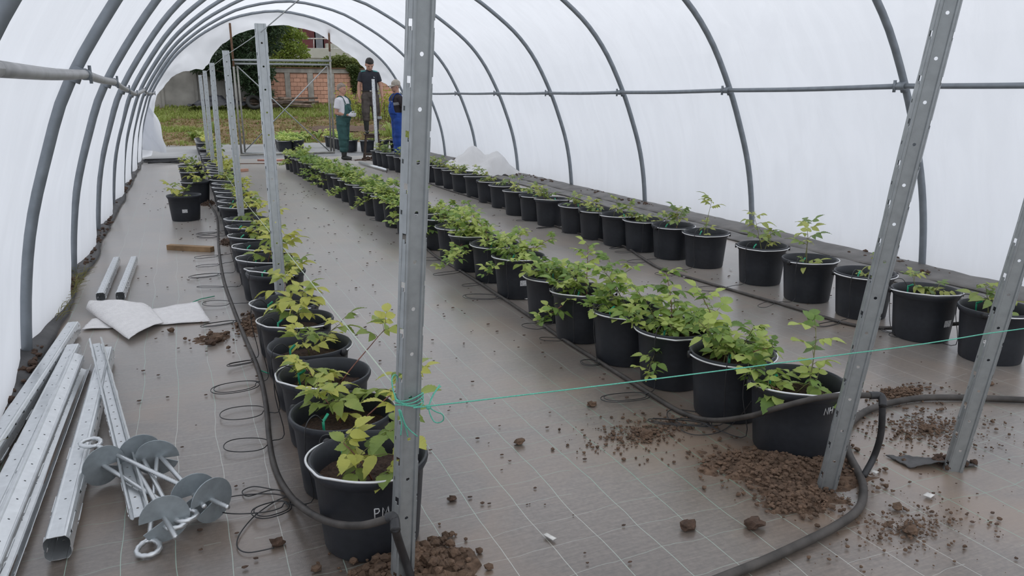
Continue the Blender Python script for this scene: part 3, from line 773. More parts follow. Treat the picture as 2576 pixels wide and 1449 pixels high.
GP = 'steel posts of the left row'
X1 = 0.515
# near end post, leaning slightly to the camera
B1 = Vector(G(1017, 1475)); T1 = at(1066, 0, B1.y-0.17)
d1 = (T1-B1).normalized()
post(PM_G, B1 - d1*0.12, T1, (0.12,-1,0), 'near grey galvanised post with twine tied round it, in front of the nearest bucket', GP)
ROWP = [(5.20,1.975),(8.95,2.0),(12.45,2.0),(16.0,1.985),(18.95,1.97)]
for k, (y, h) in enumerate(ROWP):
    post(PM_B, (X1+0.02*math.sin(k*2.1), y, h-2.05), (X1+0.01*math.sin(k*3), y, h), (0.06*math.sin(k),-1,0), 'bright galvanised post standing in the left row, %s behind the near end post' % ORD[k], GP)
# two leaning end posts on the right
B2 = G(2080, 1235); T2 = at(2392, 0, B2.y-0.26); d2 = (T2-B2).normalized()
post(PM_G, B2 - d2*0.10, T2, (-0.62,-0.8,0), 'leaning grey end post in front of the nearest bucket of the middle row', 'leaning end posts')
B3 = G(2400, 1186); T3 = at(2594, 560, B3.y-0.13); d3 = (T3-B3).normalized()
post(PM_G, B3 - d3*0.14, T3, (-0.62,-0.8,0), 'rightmost leaning grey end post, standing in a slit of the weed mat', 'leaning end posts')
# slit in the mat beside it
m = MB(); c = G(2330, 1160)
m.grid(lambda i, j: (c.x-0.13+0.28*i, c.y-0.03+0.13*j*(1-.5*i)-0.10*i, 0.008 + 0.022*math.sin(PI*min(1,i*1.1))*(1-j)**1.5 + .010*noise.noise(Vector((i*9,j*6,2)))), 20, 10)
o = m.build('mat_flap', M_edge); solid(o, 0.003)
tag(o, 'lifted dark flap of weed mat at the foot of the rightmost leaning post', 'flap')
m = MB()
for i in range(40):
    rr = random.Random(i); m.blob((c.x+0.10+rr.uniform(-.10,.06), c.y-0.06+rr.uniform(-.05,.05), 0.014), rr.uniform(.008,.018), i)
tag(m.build('hole_earth', M_clodD), 'dark earth in the slit beside the rightmost leaning post', 'soil', None, 'stuff')

# posts lying on the floor: profiles nested in pairs
UP = Vector((0,0,1))
def lying(me, L, p0, p1, z, label, group, face=1, roll=0.0):
    a = G(*p0); b = G(*p1); a.z = b.z = z; d = (b-a).normalized()
    side = d.cross(UP); f = (UP*math.cos(roll) + side*math.sin(roll))*face
    return post(me, a, a+d, f, label, group)
LG = 'galvanised posts lying on the left'
def pair(me, L, p0, p1, lab, roll=0.0, z=0.008):
    hh = .036 if me is PM_S else .045
    lying(me, L, p0, p1, z+0.001, lab[1], LG, -1, roll)
    lying(me, L, p0, p1, z+0.001+2*hh, lab[0], LG, 1, roll)
pair(PM_S, 1.45, (255,762), (322,603), ('short bright post lying left of its twin beyond the white netting','lower profile nested under the left one of the two short posts'))
pair(PM_S, 1.45, (304,760), (364,598), ('short bright post lying right of its twin beyond the white netting','lower profile nested under the right one of the two short posts'))
pair(PM_L, 2.2, (150,1415), (281,872), ('long post lying flat under the crossing post, open end to the camera','lower profile closing the long open-ended post'))
pair(PM_L, 2.2, (-60,1240), (180,858), ('outermost bright post of the bundle against the left wall','lower profile under the outermost post of the bundle'))
pair(PM_L, 2.2, (-40,1400), (208,862), ('middle bright post of the bundle against the left wall','lower profile under the middle post of the bundle'))
pair(PM_L, 2.2, (-10,1480), (232,858), ('innermost bright post of the bundle, nearest the floor anchors','lower profile under the innermost post of the bundle'), 0.5)
a = G(352,1300, 0.06); b = G(243, 868, 0.10); d = (b-a).normalized()
post(PM_X, a, a+d, Vector((0,0,-1)), 'bright post lying open side up across the long post and the anchors', LG)

# ------------------------------------------------------------------ ground anchors: ribbed rod, eye, helical disc
def anchor(eye, tip, disc_t, label, ze=0.02, zt=0.03, has_eye=True, rd=0.085):
    a = G(*eye, ze); b = G(*tip, zt); L = (b-a).length; d = (b-a).normalized()
    root = empty('ground_anchor', (a.x, a.y, 0)); o0 = Vector((a.x, a.y, 0)); A, B = a-o0, b-o0
    side = d.cross(UP).normalized(); up = side.cross(d).normalized()
    mb = MB(); st = A + d*(0.078 if has_eye else 0); k = int((B-st).length/0.0065); pts, rr = [], []
    for i in range(k+1): pts.append(st.lerp(B, i/k)); rr.append(0.0100 if i % 2 else 0.0074)
    mb.tube(pts, rr, 8); mb.build('rod', M_galvL, root)
    if has_eye:
        mb = MB(); pts = []
        for i in range(25):
            t = 2*PI*i/24 + PI; pts.append(A + d*(0.038+0.042*math.cos(t)*-1) + side*0.044*math.sin(t)*(1-0.35*(math.cos(t)*-0.5+0.5)))
        mb.tube(pts, [0.0106 if i % 2 else 0.0082 for i in range(25)], 8, False); mb.build('eye', M_galvL, root)
    C = A + d*L*disc_t; mb = MB()
    v = []; f = []; n = 26; gap = math.radians(335)
    for i in range(n+1):
        t = gap*i/n; off = d*(0.016*(i/n-0.5))
        for r_ in (0.007, rd): v.append(C + off + (side*math.cos(t)+up*math.sin(t))*r_)
    for i in range(n): f.append((2*i, 2*i+2, 2*i+3, 2*i+1))
    mb.add(v, f); o = mb.build('helix_disc', M_disc, root, True); solid(o, 0.004); es = o.modifiers.new('split', 'EDGE_SPLIT'); es.split_angle = math.radians(35)
    return tag(root, label, 'anchor', 'screw-in ground anchors')
anchor((217,1108), (575,1277), 0.90, 'ground anchor whose eye lies on the long post, disc at its right end', .125, .086)
anchor((398,1142), (515,1275), 0.80, 'ground anchor with the largest facing disc and a short stub tip', .095, .092, False)
anchor((372,1396), (396,1145), 0.97, 'ground anchor with its eye lowest in the picture', .014, .094)
anchor((480,1305), (250,1165), 0.95, 'ground anchor with its disc left of the crossing post', .07, .092)
anchor((448,1325), (350,1135), 0.97, 'ground anchor with its disc behind the crossing post', .06, .094)
anchor((335,1165), (442,1352), 0.78, 'ground anchor with its disc nearest the camera', .085, .09, False)

# ------------------------------------------------------------------ white netting, timber, odds and ends on the floor
net = empty('white_netting', G(360, 815))
def gq(quad, i, j, dz):
    a, b, c, d = [G(*q) for q in quad]
    p = a.lerp(b, i).lerp(d.lerp(c, i), j); p.z = dz; return p - net.location
M_net = mat('white_netting', (0.93, 0.90, 0.885), 0.8, 0, 0.05, 30, 0.9, 130)
m = MB(); m.grid(lambda i, j: gq([(206,832),(325,795),(498,760),(530,812)] if False else [(206,833),(530,812),(497,762),(232,806)], i, j, 0.012+0.006*noise.noise(Vector((i*7,j*4,0)))), 40, 10); o = m.build('lower_sheet', M_net, net); solid(o, .002)
def flap(i, j):
    # folded-over part: rolls up from the left edge and falls flat towards the lower right
    a, b, c, d = [G(*q) for q in [(216,785),(325,862),(412,818),(378,778)]]
    p = a.lerp(b, i).lerp(d.lerp(c, i), j)
    k = math.sin(PI*min(1,j*1.05))**0.6
    p.z = 0.022 + 0.075*k*(1-i*0.75)*(1-0.35*j) + 0.006*noise.noise(Vector((i*5,j*5,3)))
    return p - net.location
m = MB(); m.grid(flap, 26, 26); o = m.build('folded_flap', M_net, net); solid(o, .002)
m = MB(); m.grid(lambda i, j: gq([(216,785),(378,778),(340,770),(240,770)], i, j, 0.02+0.045*math.sin(PI*j)*(1-i*.6)), 18, 8); o = m.build('rolled_edge', M_net, net); solid(o, .002)
tag(net, 'folded piece of white plastic netting lying on the left of the floor', 'netting')

a, b = G(425, 628), G(535, 634); c = (a+b)/2; m = MB(); L = (b-a).length
m.box((-L/2,-.035,0),(L/2,.035,.055)); o = bevel(m.build('timber_block', M_wood, None, False), .004); o.location = c; o.rotation_euler = (0,0,math.atan2(b.y-a.y,b.x-a.x))
tag(o, 'short sawn timber block lying on the mat left of the left row', 'timber')
R = random.Random(31)
for i in range(9):
    g = G(416+R.uniform(-18,20), 409+R.uniform(-5,6)); ang = R.uniform(-.5,.5); L = R.uniform(.25,.45)
    m = MB(); m.tube([(-L*math.cos(ang),-L*math.sin(ang)*1.5,R.uniform(.01,.05)),(L*math.cos(ang),L*math.sin(ang)*1.5,R.uniform(.01,.05))], .016, 6)
    o = m.build('black_rod', M_hose); o.location = g; o.location.z = 0.012
    tag(o, 'short black rod in the loose pile at the far left', 'rod', 'loose black rods')
m = MB(); a, b = G(648,405), G(738,405); m.tube([(0,0,.02),tuple((b-a)+Vector((0,0,.02)))], .022, 8); o = m.build('survey_pole', M_redpole); o.location = a
tag(o, 'red and white pole lying inside the door frame', 'pole')
m = MB(); a, b = G(600,413), G(745,412); m.tube([(0,0,.01),tuple((b-a)+Vector((0,0,.01)))], .012, 6); o = m.build('thin_bar', M_rust); o.location = a
tag(o, 'thin rusty bar lying across the floor near the door frame', 'bar')
m = MB(); a, b = G(905,413), G(972,433); m.tube([(0,0,.04),tuple((b-a)+Vector((0,0,.04)))], .032, 10); o = m.build('steel_pipe', M_galvL); o.location = a
tag(o, 'bright steel pipe lying between the middle and right rows', 'pipe')
m = MB(); a = G(607,432); m.box((-.09,-.04,0),(.12,.05,.05)); o = m.build('brick_piece', M_brick, None, False); o.location = a+Vector((0.02,0,.005)); o.rotation_euler=(0,0,.4)
tag(o, 'broken piece of brick on the mat right of the left row', 'brick')
# crumpled white film by the right wall
c = G(1225, 440) + Vector((-.15,0,0))
m = MB(); m.grid(lambda i, j: (c.x-0.75+1.5*i, c.y-0.5+1.2*j, 0.02+0.50*(math.sin(PI*i)**.9)*(math.sin(PI*j)**.8)*(0.8+0.7*noise.noise(Vector((i*3.3,j*3.3,6))))+0.09*abs(noise.noise(Vector((i*9,j*9,2))))), 40, 40)
tag(m.build('film_heap', M_cloth), 'crumpled heap of white film by the right wall behind the right row', 'film')
# ------------------------------------------------------------------ potted raspberries
POT_H, POT_R, POT_B = 0.32, 0.203, 0.168
def wall_r(z): return POT_B + (POT_R-0.010-POT_B)*z/0.30
m = MB(); m.lathe([(0.001,0.004),(POT_B-.012,0.004),(POT_B-.003,0.0),(POT_B,0.008),(wall_r(.15),.15),(wall_r(.275),.275),(wall_r(.28)+.006,.281),(POT_R+.004,.300),(POT_R+.006,.310),(POT_R+.003,.319),(POT_R-.004,.320),(POT_R-.012,.312),(wall_r(.25)-.006,.25),(wall_r(.18)-.006,.20)], 40)
POT_ME = m.mesh('bucket', M_pot); POT_ME.set_sharp_from_angle(angle=math.radians(50))
def soil_mesh(seed):
    m = MB(); n = 30; rings = 9; R = wall_r(.25)-.007; v = [(0,0,.252)]; f = []
    for i in range(1, rings+1):
        r = R*i/rings
        for j in range(n):
            t = 2*PI*j/n; x, y = r*math.cos(t), r*math.sin(t)
            k = noise.noise(Vector((x*26+seed, y*26, seed)))*.010 + noise.noise(Vector((x*70, y*70, seed)))*.007
            v.append((x, y, .250 + k - .012*(i/rings)**3))
    for j in range(n): f.append((0, 1+j, 1+(j+1)%n))
    for i in range(rings-1):
        for j in range(n): f.append((1+i*n+j, 1+(i+1)*n+j, 1+(i+1)*n+(j+1)%n, 1+i*n+(j+1)%n))
    m.add(v, f); return m.mesh('soil', M_peat, False)
SOIL = [soil_mesh(i*3.7) for i in range(4)]
def bail_mesh(tilt, drop):
    """wire bail folded down round half of the rim, pinched to a point in the middle"""
    m = MB(); pts = []; R = POT_R+.011
    for i in range(33):
        t = PI*i/32; k = 1+0.05*math.exp(-((t-PI/2)/.16)**2)
        x, y = R*math.cos(t)*1.0, R*math.sin(t)*k
        pts.append((x, y, POT_H-.012 + math.sin(t)*tilt - drop*math.exp(-((t-PI/2)/.3)**2)))
    m.tube(pts, 0.0046, 7); return m.mesh('bail_handle', M_wire)
BAILS = [bail_mesh(.022, 0), bail_mesh(-.002, .0), bail_mesh(.05, .0), bail_mesh(.010, .0)]
m = MB(); m.tube([(POT_R+.004,0,POT_H-.018),(POT_R+.018,0,POT_H-.018)], .019, 12); EAR_ME = m.mesh('ear', M_ear)
def wall_patch(name, mtl, w, h, z0, ang, off=.0012, n=5):
    m = MB(); r0 = wall_r(z0+h/2)
    m.grid(lambda i, j: ((wall_r(z0+h*j)+off)*math.cos(ang+(i-.5)*w/r0), (wall_r(z0+h*j)+off)*math.sin(ang+(i-.5)*w/r0), z0+h*j), n, 2)
    return m.mesh(name, mtl)
def wall_text(parent, strokes, ang, z0, h):
    """hand-written letters: each stroke follows the bucket wall"""
    for st in strokes:
        m = MB(); m.tube([((wall_r(z0+h*y)+.001)*math.cos(ang+x*h/.19), (wall_r(z0+h*y)+.001)*math.sin(ang+x*h/.19), z0+h*y) for x, y in st], .0023, 5, True)
        m.build('letter', M_ink, parent)

# leaves: three (or five) toothed leaflets on a stalk
def leaflet(m, base, d, up, L, Wd, droop, teeth=7):
    d = d.normalized(); s_ = d.cross(up).normalized(); up = s_.cross(d).normalized()
    n = teeth; v = []; f = []
    for i in range(n+1):
        t = i/n; w = Wd*(math.sin(PI*min(1,t**0.78*1.0))**0.85)*(1 if i < n else 0); zz = -droop*L*t*t
        c = base + d*(L*t) + up*zz
        fold = 0.20*w; tooth = 0.040*L
        v += [c + s_*w + up*fold + d*tooth, c - up*0.0, c - s_*w + up*fold + d*tooth]
        if i < n:
            t2 = (i+.25)/n; w2 = Wd*(math.sin(PI*min(1,max(.02,t2)**0.78))**0.85)*.90; c2 = base + d*(L*t2) - up*droop*L*t2*t2
            v += [c2 + s_*w2 + up*.2*w2, c2, c2 - s_*w2 + up*.2*w2]
    k = len(v)//3
    for i in range(k-1):
        a = 3*i; b = 3*i+3
        f += [(a,a+1,b+1,b), (a+1,a+2,b+2,b+1)]
    m.add(v, f)
def leaf_mesh(seed, mtl, five=False):
    R = random.Random(seed); m = MB(); m.m = 1
    pl = R.uniform(.035,.06); m.tube([(0,0,0),(pl*.5,0,.006),(pl,0,.004),(pl+.03,0,-.002)], [.0016,.0014,.0012,.0008], 4, False); m.m = 0
    X = Vector((1,0,0)); Z = Vector((0,0,1))
    dr = R.uniform(.15,.55)
    leaflet(m, Vector((pl+.028,0,-.001)), Vector((1,R.uniform(-.1,.1),-.12)), Z, R.uniform(.066,.082), R.uniform(.025,.031), dr)
    for sg in (1,-1):
        leaflet(m, Vector((pl,0,.004)), Vector((.55,sg*.85,-.15)), Vector((0,sg*.15,1)), R.uniform(.050,.064), R.uniform(.019,.024), dr+.1, 5)
        if five: leaflet(m, Vector((pl*.6,0,.005)), Vector((.2,sg*.95,-.2)), Z, R.uniform(.036,.046), .015, dr+.1, 4)
    return m.mesh('leaf', [mtl, M_cane], True)
LEAVES = {k: [leaf_mesh(s_+i*10, mt, s_ % 3 == 0) for s_ in range(7)] for i, (k, mt) in enumerate((('A', M_leafA), ('B', M_leafB), ('C', M_leafC)))}
LEAFNP = {k: [(np.array([v.co[:] for v in me.vertices]), [tuple(p.vertices) for p in me.polygons]) for me in v_] for k, v_ in LEAVES.items()}

def grow(R, spec):
    """canes as point lists with their leaves as (position, rotation, size)"""
    canes, leaves = [], []
    for c in spec:
        L = c['len']; a0 = c.get('az', R.uniform(0,2*PI)); lean = c.get('lean', R.uniform(.1,.5)); sx, sy = c.get('at', (R.uniform(-.07,.07), R.uniform(-.07,.07)))
        p = Vector((sx, sy, .245)); d = Vector((math.cos(a0)*lean, math.sin(a0)*lean, 1)).normalized(); pts = [p.copy()]
        n = max(4, int(L/.05)); bend = c.get('bend', R.uniform(.0,.5))
        for i in range(n):
            d = (d + Vector((math.cos(a0)*bend*.16, math.sin(a0)*bend*.16, -bend*.12)) + Vector((R.gauss(0,.05),R.gauss(0,.05),0))).normalized()
            p = p + d*(L/n); pts.append(p.copy())
        canes.append(pts)
        nl = c['n']; az = R.uniform(0,2*PI); lo = c.get('from', .25); sc = c.get('size', 1.0)
        for i in range(nl):
            t = lo + (1-lo)*(i+.5)/nl; q = t*(len(pts)-1); k = min(int(q), len(pts)-2); pos = pts[k].lerp(pts[k+1], q-k)
            az += 2.4 + R.uniform(-.4,.4); pitch = R.uniform(-.75, .15) if t < .9 else R.uniform(-.9,-.3)
            leaves.append((pos, (R.uniform(-.35,.35), pitch, az), sc*R.uniform(.75,1.2)*(1.0 if t < .85 else .82)))
        for i in range(2 if L > .1 else 1): leaves.append((pts[-1].copy(), (R.uniform(-.3,.3), R.uniform(-.9,-.2), R.uniform(0,2*PI)), sc*R.uniform(.6,.95)))
    return canes, leaves
DEPTH_SPLIT = 13.2          # beyond this a leaf is only a few pixels: joined foliage
N_LEAF = [0]
def potted(x, y, kind, spec, label, group, seed, bail=None, bail_rot=None, rot=None, stick=None, text=None, tiltz=0, red=False, lod=None):
    R = random.Random(seed); root = empty('potted_raspberry', (x, y, .004), 0.0)
    if tiltz: root.rotation_euler = (tiltz, 0, 0)
    pot = put('bucket', POT_ME, root)
    put('soil', SOIL[seed % 4], pot, None, (0,0,R.uniform(0,6)))
    far = y > DEPTH_SPLIT if lod is None else lod
    if bail is not None:
        br = bail_rot if bail_rot is not None else math.radians(100)+R.uniform(-.35,.35)
        put('bail_handle', BAILS[bail], pot, None, (0,0,br))
        if not far:
            for s_ in (0, PI): put('ear', EAR_ME, pot, None, (0,0,br+s_))
    if stick is not None: put('sticker', wall_patch('sticker', M_stick, .062, .044, .11, stick), pot)
    if text: wall_text(pot, *text)
    canes, leaves = grow(R, spec)
    for pts in canes:
        m = MB(); k = len(pts); m.tube(pts, [.0038*(1-.6*i/(k-1)) for i in range(k)], 5); m.build('cane', M_caneR if (red or R.random() < .25) else M_cane, root)
    if not far:
        for pos, rot_, s_ in leaves:
            put('leaf', R.choice(LEAVES[kind]), root, pos, rot_, s_); N_LEAF[0] += 1
    else:
        V, F, o_ = [], [], 0
        for pos, rot_, s_ in leaves:
            v, f = R.choice(LEAFNP[kind]); M = np.array(Euler(rot_).to_matrix())
            w = (v*s_) @ M.T + np.array(pos[:]); V += [tuple(q) for q in w]; F += [tuple(i+o_ for i in q) for q in f]; o_ += len(v)
        mb = MB(); mb.add(V, F); o = mb.build('foliage', LEAVES[kind][0].materials[0], root); o['kind'] = 'stuff'
    return tag(root, label, 'potted plant', group)

def spec_row1(R, y):
    n = R.choice((1,2,2)); return [dict(len=R.uniform(.12,.26), n=R.randint(5,8), size=R.uniform(1.15,1.45), lean=R.uniform(.1,.7), bend=R.uniform(.2,.8)) for _ in range(n)]
def spec_row2(R, y):
    n = R.choice((4,5,5)); out = []
    for i in range(n): out.append(dict(len=R.uniform(.16,.36), n=R.randint(8,12), size=R.uniform(.78,1.02), lean=R.uniform(.2,1.0), bend=R.uniform(.2,1.2), az=2*PI*i/n+R.uniform(-.5,.5)))
    if R.random() < .6: out.append(dict(len=R.uniform(.34,.46), n=9, size=.9, lean=1.1, bend=R.uniform(2.0,2.8), az=PI+R.uniform(-.3,.9), **{'from': .45}))
    return out
def spec_row3(R, y):
    n = R.choice((2,2,3)); return [dict(len=R.uniform(.08,.24), n=R.randint(3,6), size=R.uniform(.85,1.1), lean=R.uniform(.05,.45), bend=R.uniform(0,.4), **{'from': .35}) for _ in range(n)]

# left row
ROW1 = [(0.50,2.48),(0.49,2.915),(0.50,3.38),(0.50,3.83),(0.50,4.32),(0.495,4.72),(0.535,5.63),(0.51,6.14),(0.515,6.66),(0.51,7.20),(0.52,7.74),(0.53,8.24),(0.52,9.20),(0.54,9.68),(0.545,10.20),(0.54,10.70),(0.53,11.22),(0.55,11.72),(0.54,12.24),(0.55,13.0),(0.55,13.5),(0.56,14.0),(0.55,14.5),(0.55,15.0),(0.56,15.5),(0.55,16.6),(0.55,17.1),(0.55,17.6),(0.55,18.1),(0.56,19.5),(0.55,20.0)]
CAMRT = math.radians(-23.5)
R1 = 'potted raspberries of the left row'
def spec_row1(R, y):
    n = R.choice((1,2,2)); return [dict(len=R.uniform(.12,.26), n=R.randint(4,7), size=R.uniform(1.1,1.4), lean=R.uniform(.1,.7), bend=R.uniform(.2,.8), at=(R.uniform(-.02,.11), R.uniform(-.07,.07)), az=R.uniform(-1.3,1.3)) for _ in range(n)]
near1 = {
 0: [dict(len=.30, n=9, size=1.12, lean=.22, bend=.1, at=(.04,-.11), az=.5, **{'from': .12}), dict(len=.17, n=6, size=1.05, at=(.0,-.06), lean=.5, az=2.4, bend=.3), dict(len=.06, n=3, size=.6, at=(.03,-.13), lean=.2)],
 1: [dict(len=.17, n=12, size=1.05, lean=.4, bend=.4, at=(.0,.03), az=2.2), dict(len=.30, n=4, size=1.25, lean=.9, bend=.2, at=(.06,-.02), az=.1, **{'from': .6})],
 2: [dict(len=.13, n=9, size=1.05, lean=.4, bend=.5, at=(-.02,.0), az=2.6), dict(len=.33, n=3, size=1.2, lean=.95, bend=.1, at=(.07,.02), az=-.05, **{'from': .8})],
 3: [dict(len=.16, n=7, size=1.15, lean=.2, bend=.5, at=(.0,-.02), az=3.6), dict(len=.2, n=4, size=1.05, lean=.7, bend=.5, at=(.04,.05), az=.6)],
 4: [dict(len=.22, n=9, size=1.25, lean=.1, bend=.2, at=(.0,.0))],
 5: [dict(len=.24, n=7, size=1.2, lean=.15, bend=.2, at=(-.02,-.02))]}
for k, (x, y) in enumerate(ROW1):
    R = random.Random(100+k)
    lab = 'black bucket with a young raspberry, %s from the front in the left row' % ORD[k]
    txt = None; bail = 0; br = math.radians(118) + R.uniform(-.25,.25)
    if k == 0:
        lab = 'nearest black bucket of the left row, marked with white letters, behind the end post'
        txt = ([[(0,0),(0,1)],[(0,1),(.4,.95),(.45,.7),(.3,.5),(0,.45)],[(.75,0),(.8,1),(1.05,.35),(1.3,1),(1.4,0)]], math.radians(-98), .175, .036)
        br = math.radians(122)
    if k == 1: bail = 1; br = math.radians(-35)
    if k == 3: bail = 1; br = math.radians(-48)
    if k == 6: bail = 2
    potted(x, y, 'A', near1.get(k) or spec_row1(R, y), lab, R1, 200+k, bail, br, text=txt, red=k in (0,1,2), stick=math.radians(-150) if k in (8,) else None)
# buckets pushed out of the left row
for k, (x, y, lab) in enumerate([(-.04,10.58,'stray black bucket with a sticker standing left of the left row'),(.13,12.27,'black bucket behind the stray bucket, pushed against the left row'),(.12,13.9,'third stray bucket beside the left row, further back'),(.10,15.1,'farthest stray bucket beside the left row')]):
    R = random.Random(300+k)
    potted(x, y, 'A', [dict(len=R.uniform(.2,.3), n=7, size=1.05, lean=.3, bend=.4), dict(len=.2, n=5, size=1.0, lean=.5, bend=.4)], lab, 'stray buckets beside the left row', 320+k, None if k == 0 else 1, stick=math.radians(-92) if k == 0 else None, lod=k > 1)
# middle row
ROW2 = [(2.42,2.47),(2.41,2.905),(2.385,3.37),(2.345,3.80),(2.31,4.28),(2.33,4.77),(2.365,5.46),(2.385,6.02),(2.345,6.48),(2.38,7.0),(2.39,7.55),(2.37,8.05),(2.36,8.55),(2.34,9.05),(2.33,9.55),(2.32,10.05),(2.31,10.55),(2.30,11.05),(2.29,11.55),(2.28,12.05),(2.27,12.55),(2.26,13.05),(2.25,13.55),(2.24,14.05),(2.22,14.55),(2.21,15.05),(2.2,15.55),(2.18,16.05),(2.17,16.55),(2.16,17.05)]
R2 = 'potted raspberries of the middle row'
for k, (x, y) in enumerate(ROW2):
    R = random.Random(400+k)
    lab = 'black bucket with a bushy raspberry, %s from the front in the middle row' % ORD[k]
    txt = None; sp = spec_row2(R, y)
    if k == 0:
        lab = 'nearest black bucket of the middle row, white letters on its side, behind a leaning post'
        txt = ([[(0,0),(.05,1),(.55,0),(.6,1)],[(.85,0),(.9,1)],[(.87,.5),(1.4,.55)],[(1.4,0),(1.45,1)]], math.radians(-95), .225, .032)
        sp = [dict(len=.13, n=6, size=1.1, lean=.8, bend=.8, az=PI*.95, at=(-.05,0)), dict(len=.30, n=5, size=1.15, lean=.15, bend=.1, az=.6, at=(.05,-.02), **{'from': .4}), dict(len=.12, n=5, size=1.05, lean=.6, bend=.6, az=-.6), dict(len=.24, n=7, size=1.0, lean=1.1, bend=.8, az=2.6)]
    elif k in (1, 2, 3): sp = sp + [dict(len=.36, n=13, size=.95, lean=.2, bend=.3), dict(len=.33, n=12, size=.92, lean=.35, bend=.4, az=PI*.8)]
    elif k == 4: sp = sp + [dict(len=.40, n=10, size=1.0, lean=1.1, bend=2.4, az=PI*1.05, **{'from': .4}), dict(len=.38, n=13, size=.9, lean=.2, bend=.3)]
    elif k == 8: sp = sp + [dict(len=.36, n=10, size=1.05, lean=.3, bend=.4)]
    potted(x, y, 'B', sp, lab, R2, 500+k, [0,1,3,1][k % 4] if k not in (2,) else 1, math.radians(150)+R.uniform(-.2,.2), text=txt, stick=math.radians(-100) if k == 6 else None)
# right row
ROW3 = [(4.39,2.95),(4.37,3.42),(4.415,3.96),(4.39,4.47),(4.425,5.05),(4.385,5.77),(4.33,6.22),(4.27,6.65),(4.20,7.0),(4.16,7.43),(4.13,7.85),(4.08,8.42),(4.06,8.86),(4.05,9.36),(4.13,10.08),(4.15,10.66),(4.18,11.28),(4.17,11.9),(4.20,12.5),(4.22,13.05),(4.2,13.6),(4.2,14.1),(4.18,14.6),(4.17,15.1),(4.16,15.6),(4.15,16.1),(4.14,16.6),(4.14,17.1),(4.13,17.5)]
R3 = 'potted raspberries of the right row'
near3 = {5: [dict(len=.36, n=3, size=1.1, lean=.05, bend=.1, at=(-.03,.0), **{'from': .8}), dict(len=.14, n=4, size=.8, lean=.2, at=(.06,.03))],
 4: [dict(len=.32, n=8, size=1.05, lean=.1, bend=.1, at=(0,0), **{'from': .3}), dict(len=.16, n=4, size=1.0, lean=.4, at=(.05,.03))],
 3: [dict(len=.32, n=3, size=1.2, lean=.1, bend=.2, at=(.0,.03), **{'from': .75}), dict(len=.26, n=3, size=1.1, lean=.2, bend=.2, at=(-.04,.02), **{'from': .7}), dict(len=.08, n=5, size=.95, lean=.5)],
 2: [dict(len=.18, n=3, size=.85, lean=.3, bend=.3, **{'from': .7}), dict(len=.04, n=4, size=.7)],
 1: [dict(len=.17, n=3, size=.95, lean=.3, bend=.3, at=(-.04,.03), **{'from': .6}), dict(len=.12, n=3, size=1.1, lean=.4, at=(.05,.0)), dict(len=.04, n=5, size=.7)],
 0: [dict(len=.20, n=5, size=1.05, lean=.3, bend=.3, at=(-.02,.03), **{'from': .4}), dict(len=.14, n=5, size=1.0, lean=.5, at=(.05,0))]}
for k, (x, y) in enumerate(ROW3):
    R = random.Random(600+k)
    lab = 'black bucket with a sparse raspberry, %s from the front in the right row' % ORD[k]
    potted(x, y, 'C', near3.get(k) or spec_row3(R, y), lab, R3, 700+k, [1,0,1,3,1][k % 5] if k != 6 else 1, math.radians(150 + (40 if k % 3 == 0 else 0))+R.uniform(-.2,.2), stick={1: math.radians(-87), 0: math.radians(-150), 6: math.radians(-45), 8: math.radians(-75)}.get(k))
# buckets standing outside the far end
RO = 'buckets outside the far end'
outs = [(at(515,372,22.3).x,22.3,'A','bucket outside the far end behind the last post of the left row')]
for k in range(6): outs.append((2.62+0.03*k, 22.3+0.42*k, 'B', 'bucket outside behind the door frame, %s in its short row' % ORD[k]))
for k in range(6): outs.append((2.95+0.03*k, 22.4+0.42*k, 'B', 'bucket in the second short row behind the door frame, %s from the tunnel' % ORD[k]))
for k in range(6): outs.append((4.35-0.02*k, 21.9+0.5*k, 'B', 'bucket outside left of the man in green, %s from the tunnel' % ORD[k]))
for k in range(4): outs.append((4.75+0.42*k, 21.6, 'C', 'bucket outside between the green man and the stool, %s from the left' % ORD[k]))
for k in range(5): outs.append((0.55, 22.8+0.45*k, 'A', 'bucket outside in line with the left row, %s from the far arch' % ORD[k]))
for k, (x, y, kind, lab) in enumerate(outs):
    R = random.Random(800+k)
    potted(x, y, kind, spec_row2(R, y)[:4] if kind == 'B' else spec_row1(R, y), lab, RO, 820+k, 1, lod=True)
print('leaf objects', N_LEAF[0])
